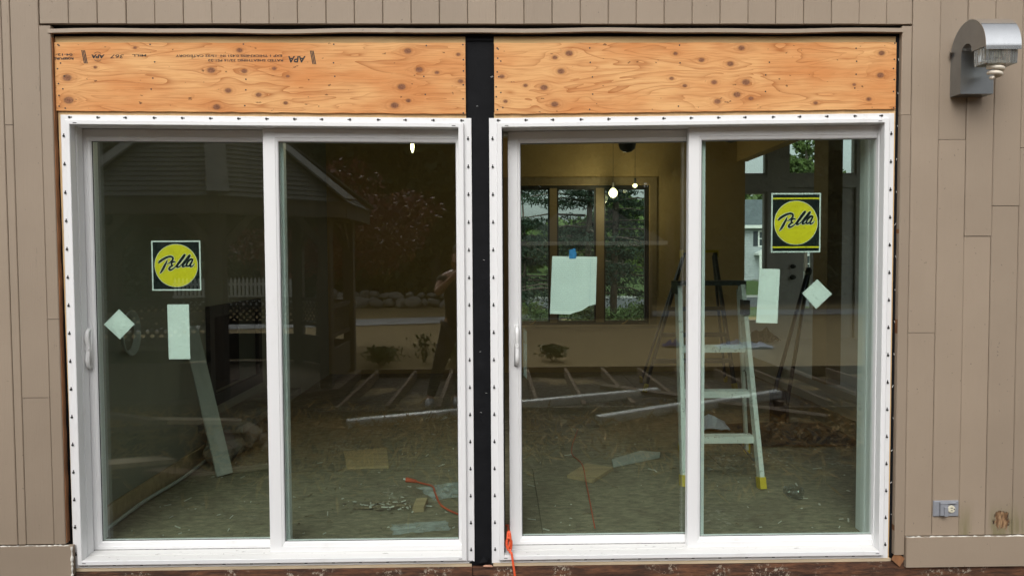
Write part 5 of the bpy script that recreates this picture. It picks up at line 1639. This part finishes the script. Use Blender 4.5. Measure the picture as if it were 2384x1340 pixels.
core = [hip, (PX, PY+0.01, PZ+1.0, 0.125), (PX, PY+0.02, PZ+1.2, 0.145), (PX, PY+0.02, PZ+1.33, 0.11), (PX+0.005, PY+0.03, PZ+1.40, 0.05), (PX+0.01, PY+0.06, PZ+1.49, 0.075), (PX+0.01, PY+0.06, PZ+1.59, 0.072)]
armR = [(PX, PY+0.02, PZ+1.33, 0.11), (PX+0.17, PY+0.04, PZ+1.31, 0.055), (PX+0.26, PY+0.18, PZ+1.20, 0.045), (PX+0.27, PY+0.30, PZ+1.33, 0.036), (*wr, 0.027), (wr[0]+0.03, wr[1]+0.05, wr[2]+0.02, 0.033)]
armL = [(PX, PY+0.02, PZ+1.33, 0.11), (PX-0.17, PY+0.04, PZ+1.30, 0.055), (PX-0.20, PY+0.18, PZ+1.17, 0.045), (PX-0.12, PY+0.32, PZ+1.25, 0.036), (*wl2, 0.027), (wl2[0]+0.06, wl2[1]+0.05, wl2[2]+0.05, 0.033)]
def leg(s_, fx, fy): return [hip, (PX+s_*0.095, PY, PZ+0.78, 0.095), ((PX+s_*0.095+fx)/2, (PY+fy)/2+0.03, PZ+0.45, 0.062), (fx, fy-0.02, PZ+0.09, 0.042), (fx, fy+0.14, PZ+0.05, 0.038)]
lgL, lgR = leg(-1, PX-0.30, PY+0.02), leg(1, PX-0.02, PY-0.05)
body = skin_mesh('body', [core, armR, armL, lgL, lgR], MT['skin'], PE)
grow = lambda ch, k_: [(x, y, z, r*k_) for x, y, z, r in ch]
skin_mesh('shirt', [[(PX, PY, PZ+0.77, 0.165)]+grow(core[:3], 1.2)+grow(core[3:4], 1.12), grow(armR[:2], 1.12)+[(PX+0.21, PY+0.10, PZ+1.26, 0.06)], grow(armL[:2], 1.12)+[(PX-0.185, PY+0.10, PZ+1.24, 0.06)]], MT['cloth_dark'], PE)
skin_mesh('trousers', [grow(lgL[:1], 1.05)+grow(lgL[1:4], 1.18), grow(lgR[:1], 1.05)+grow(lgR[1:4], 1.18)], MT['trousers'], PE)
for lg in (lgL, lgR):
    f = lg[-1]
    skin_mesh('shoe', [[(f[0], f[1]-0.18, PZ+0.05, 0.042), (f[0], f[1]-0.08, PZ+0.06, 0.05), (f[0], f[1]+0.03, PZ+0.045, 0.045), (f[0], f[1]+0.10, PZ+0.035, 0.03)]], MT['shoe'], PE)
skin_mesh('hair', [[(PX+0.01, PY+0.01, PZ+1.50, 0.055), (PX+0.01, PY+0.02, PZ+1.60, 0.08), (PX+0.01, PY+0.06, PZ+1.635, 0.072)]], MT['hair'], PE)
b = MB()      # face: nose, eyes, mouth, ears
hx, hy, hz = PX+0.01, PY+0.06, PZ+1.54
b.cone((hx, hy+0.065, hz+0.015), (hx, hy+0.095, hz-0.015), 0.006, 0.013, 8)
b.blob((hx-0.073, hy-0.005, hz), 0.02, 1, 0.4, 0.8, 1.3, 0.05, 1); b.blob((hx+0.073, hy-0.005, hz), 0.02, 2, 0.4, 0.8, 1.3, 0.05, 1)
tag(b.build('nose_and_ears', MT['skin'], PE, smooth=True), None, None, None, 'stuff')
for s_ in (-1, 1):
    b = MB(); b.blob((hx+s_*0.028, hy+0.066, hz+0.012), 0.009, 3, 1.3, 0.6, 0.8, 0.0, 1); b.build('eye', MT['phone'], PE)
b = MB(); b.obox((hx, hy+0.072, hz-0.04), (0.02, 0, 0), (0, 0.004, 0), (0, 0, 0.004)); b.build('mouth', MT['tarp_purple'], PE)
def hand(c, d, s_, n_):
    """palm centre, direction, side sign: four fingers and a thumb"""
    c, d = Vector(c), Vector(d).normalized(); sd = d.cross(Vector((0,0,1))).normalized()
    for i, l in enumerate((0.062, 0.072, 0.068, 0.054)):
        r0 = c+Vector((0, 0, (1.5-i)*0.017))+d*0.02
        skin_mesh('finger', [[(*r0, 0.008), (*(r0+d*l*0.5), 0.0078), (*(r0+d*l*0.8+sd*s_*l*0.4), 0.0068)]], MT['skin'], n_, 1)
    r0 = c+Vector((0, 0, 0.02))
    skin_mesh('thumb', [[(*r0, 0.010), (*(r0+Vector((0, 0, 0.03))+d*0.02), 0.009), (*(r0+Vector((0, 0, 0.04))+d*0.05), 0.008)]], MT['skin'], n_, 1)
hand(armR[-1][:3], (0.3, 1, 0.1), 1, body); hand(armL[-1][:3], (0.8, 0.5, 0.3), -1, body)

# ------------------------------------------------------------------ street side, seen through the far windows
NH = thing('neighbour_house', 'grey two-storey house with white trim across the street', 'house', (33, 77, -1.05))
HY = 76.0
HX0, HX1 = 24.0, 42.0
G = -1.05
b = MB(); b.box(HX0, HX1, HY, HY+9, G, 4.8); b.build('wall', MT['blue_siding'], NH)
b = MB(); b.prism([(HY-0.7, 4.75), (HY+9.7, 4.75), (HY+9.7, 4.95), (HY+4.5, 8.1), (HY-0.7, 4.95)], HX0-0.6, HX1+0.6, 'x'); b.build('roof', MT['slate_roof'], NH)
b = MB(); b.box(HX0-0.6, HX1+0.6, HY-0.75, HY-0.705, 4.6, 4.95); b.build('fascia', MT['white_paint'], NH)
for i in range(18):
    b = MB(); z = G+0.1+0.3*i
    b.prism([(HY-0.001, z), (HY-0.045, z), (HY-0.001, z+0.29)], HX0, HX1, 'x'); b.build('lap_board', MT['blue_siding'], NH)
def far_window(x, z, w=1.2, h=1.5):
    b = MB(); b.ring([(x-w/2-0.14, x+w/2+0.14, z-0.14, z+h+0.14, HY-0.05), (x-w/2-0.14, x+w/2+0.14, z-0.14, z+h+0.14, HY-0.13), (x-w/2, x+w/2, z, z+h, HY-0.13), (x-w/2, x+w/2, z, z+h, HY-0.05)])
    b.box(x-w/2, x+w/2, HY-0.11, HY-0.06, z+h/2-0.04, z+h/2+0.04)
    f_ = b.build('window', MT['white_paint'], NH)
    b = MB(); b.box(x-w/2, x+w/2, HY-0.085, HY-0.07, z, z+h); b.build('pane', MT['dark_glass'], f_)
    for s_ in (-1, 1):
        xx = x+s_*(w/2+0.42)
        b = MB(); b.box(xx-0.24, xx+0.24, HY-0.11, HY-0.05, z-0.05, z+h+0.05); b.build('shutter', MT['shutter'], f_)
for x in (27.0, 30.9, 34.4, 38.5):
    far_window(x, 2.75)
for x in (27.0, 35.2, 38.5):
    far_window(x, -0.1, 1.2, 1.7)
PX_ = 31.2
b = MB(); b.prism([(PX_-1.5, 1.7), (PX_+1.5, 1.7), (PX_+1.5, 1.9), (PX_, 2.65), (PX_-1.5, 1.9)], HY-1.6, HY-0.06, 'y')
pt = b.build('portico', MT['white_paint'], NH)
for s_ in (-1, 1):
    b = MB(); b.box(PX_+s_*1.25-0.12, PX_+s_*1.25+0.12, HY-1.55, HY-1.3, G, 1.7); b.build('column', MT['white_paint'], pt)
b = MB(); b.box(PX_-0.85, PX_+0.85, HY-0.10, HY-0.05, G+0.2, 1.55); b.build('door_surround', MT['white_paint'], pt)
b = MB(); b.box(PX_-0.5, PX_+0.5, HY-0.16, HY-0.11, G+0.25, 1.3); dr = b.build('door', MT['picket'], NH)
b = MB(); b.lathe((PX_, HY-0.17, 0.75), [(0.12, 0), (0.22, -0.03), (0.22, 0.03)], 16, 'y'); b.build('wreath', MT['leaf'], dr)
b = MB(); b.box(PX_-1.6, PX_+1.6, HY-1.8, HY-0.05, G-0.1, G+0.18); b.build('stoop', MT['kerb'], NH)
FG = 'trees beyond the street windows'
tree('street_oak', 'broad green oak showing in the transom above the front door', 22.0, 44.0, 10.2, 2.3, 8.0, 'leaf', 3800, 0.16, 201, 0.14, FG, 30, 1.0)
tree('street_oak', 'round green tree behind the neighbour house roof', 34.0, 95.0, 13.0, 6.5, 8.0, 'leaf', 5000, 0.5, 202, 0.4, FG, 40, 1.0)
tree('street_oak', 'lower green tree left of the neighbour house', 18.0, 92.0, 11.0, 6.0, 6.5, 'leaf', 4000, 0.5, 203, 0.4, FG, 40, 1.0)
CG = 'conifers outside the casement window'
conifer('conifer', 'dark spreading conifer reaching across two window panes', 3.9, 13.0, 6.5, 2.7, 301, CG, 22000, 0.18, 0.05, 0.05)
conifer('conifer', 'dark conifer outside the far pane of the casement', 4.9, 15.5, 8.5, 2.4, 302, CG, 22000, 0.10, 0.15, 0.055)
conifer('conifer', 'dark conifer low behind the note paper', 2.6, 17.0, 4.2, 3.0, 303, CG, 22000, 0.05, 0.1, 0.055)
tree('garden_shrub', 'bright green shrub under the conifers', 3.9, 11.2, 1.0, 1.0, 0.55, 'leaf', 4500, 0.03, 311, 0.03, 'shrubs outside the casement', 22, 0.9)
tree('garden_shrub', 'bright green shrub behind the right casement pane', 5.0, 11.6, 1.15, 1.0, 0.6, 'leaf', 4500, 0.03, 312, 0.03, 'shrubs outside the casement', 22, 0.9)
tree('garden_shrub', 'bright green shrub at the left end of the casement', 2.2, 12.0, 1.1, 1.1, 0.6, 'leaf', 4500, 0.03, 313, 0.03, 'shrubs outside the casement', 22, 0.9)
n = 16000
P = np.column_stack([rng.uniform(-120, 200, n), 118+30*rng.random(n), -1+9.0*rng.random(n)])
P[:, 2] *= 0.8+0.35*np.sin(P[:, 0]*0.09)*np.sin(P[:, 0]*0.031+2)
tag(leaf_object('far_treeline', P, 1.3, MT['leaf'], None, rng), 'distant line of green trees beyond the street', 'trees', None, 'stuff')
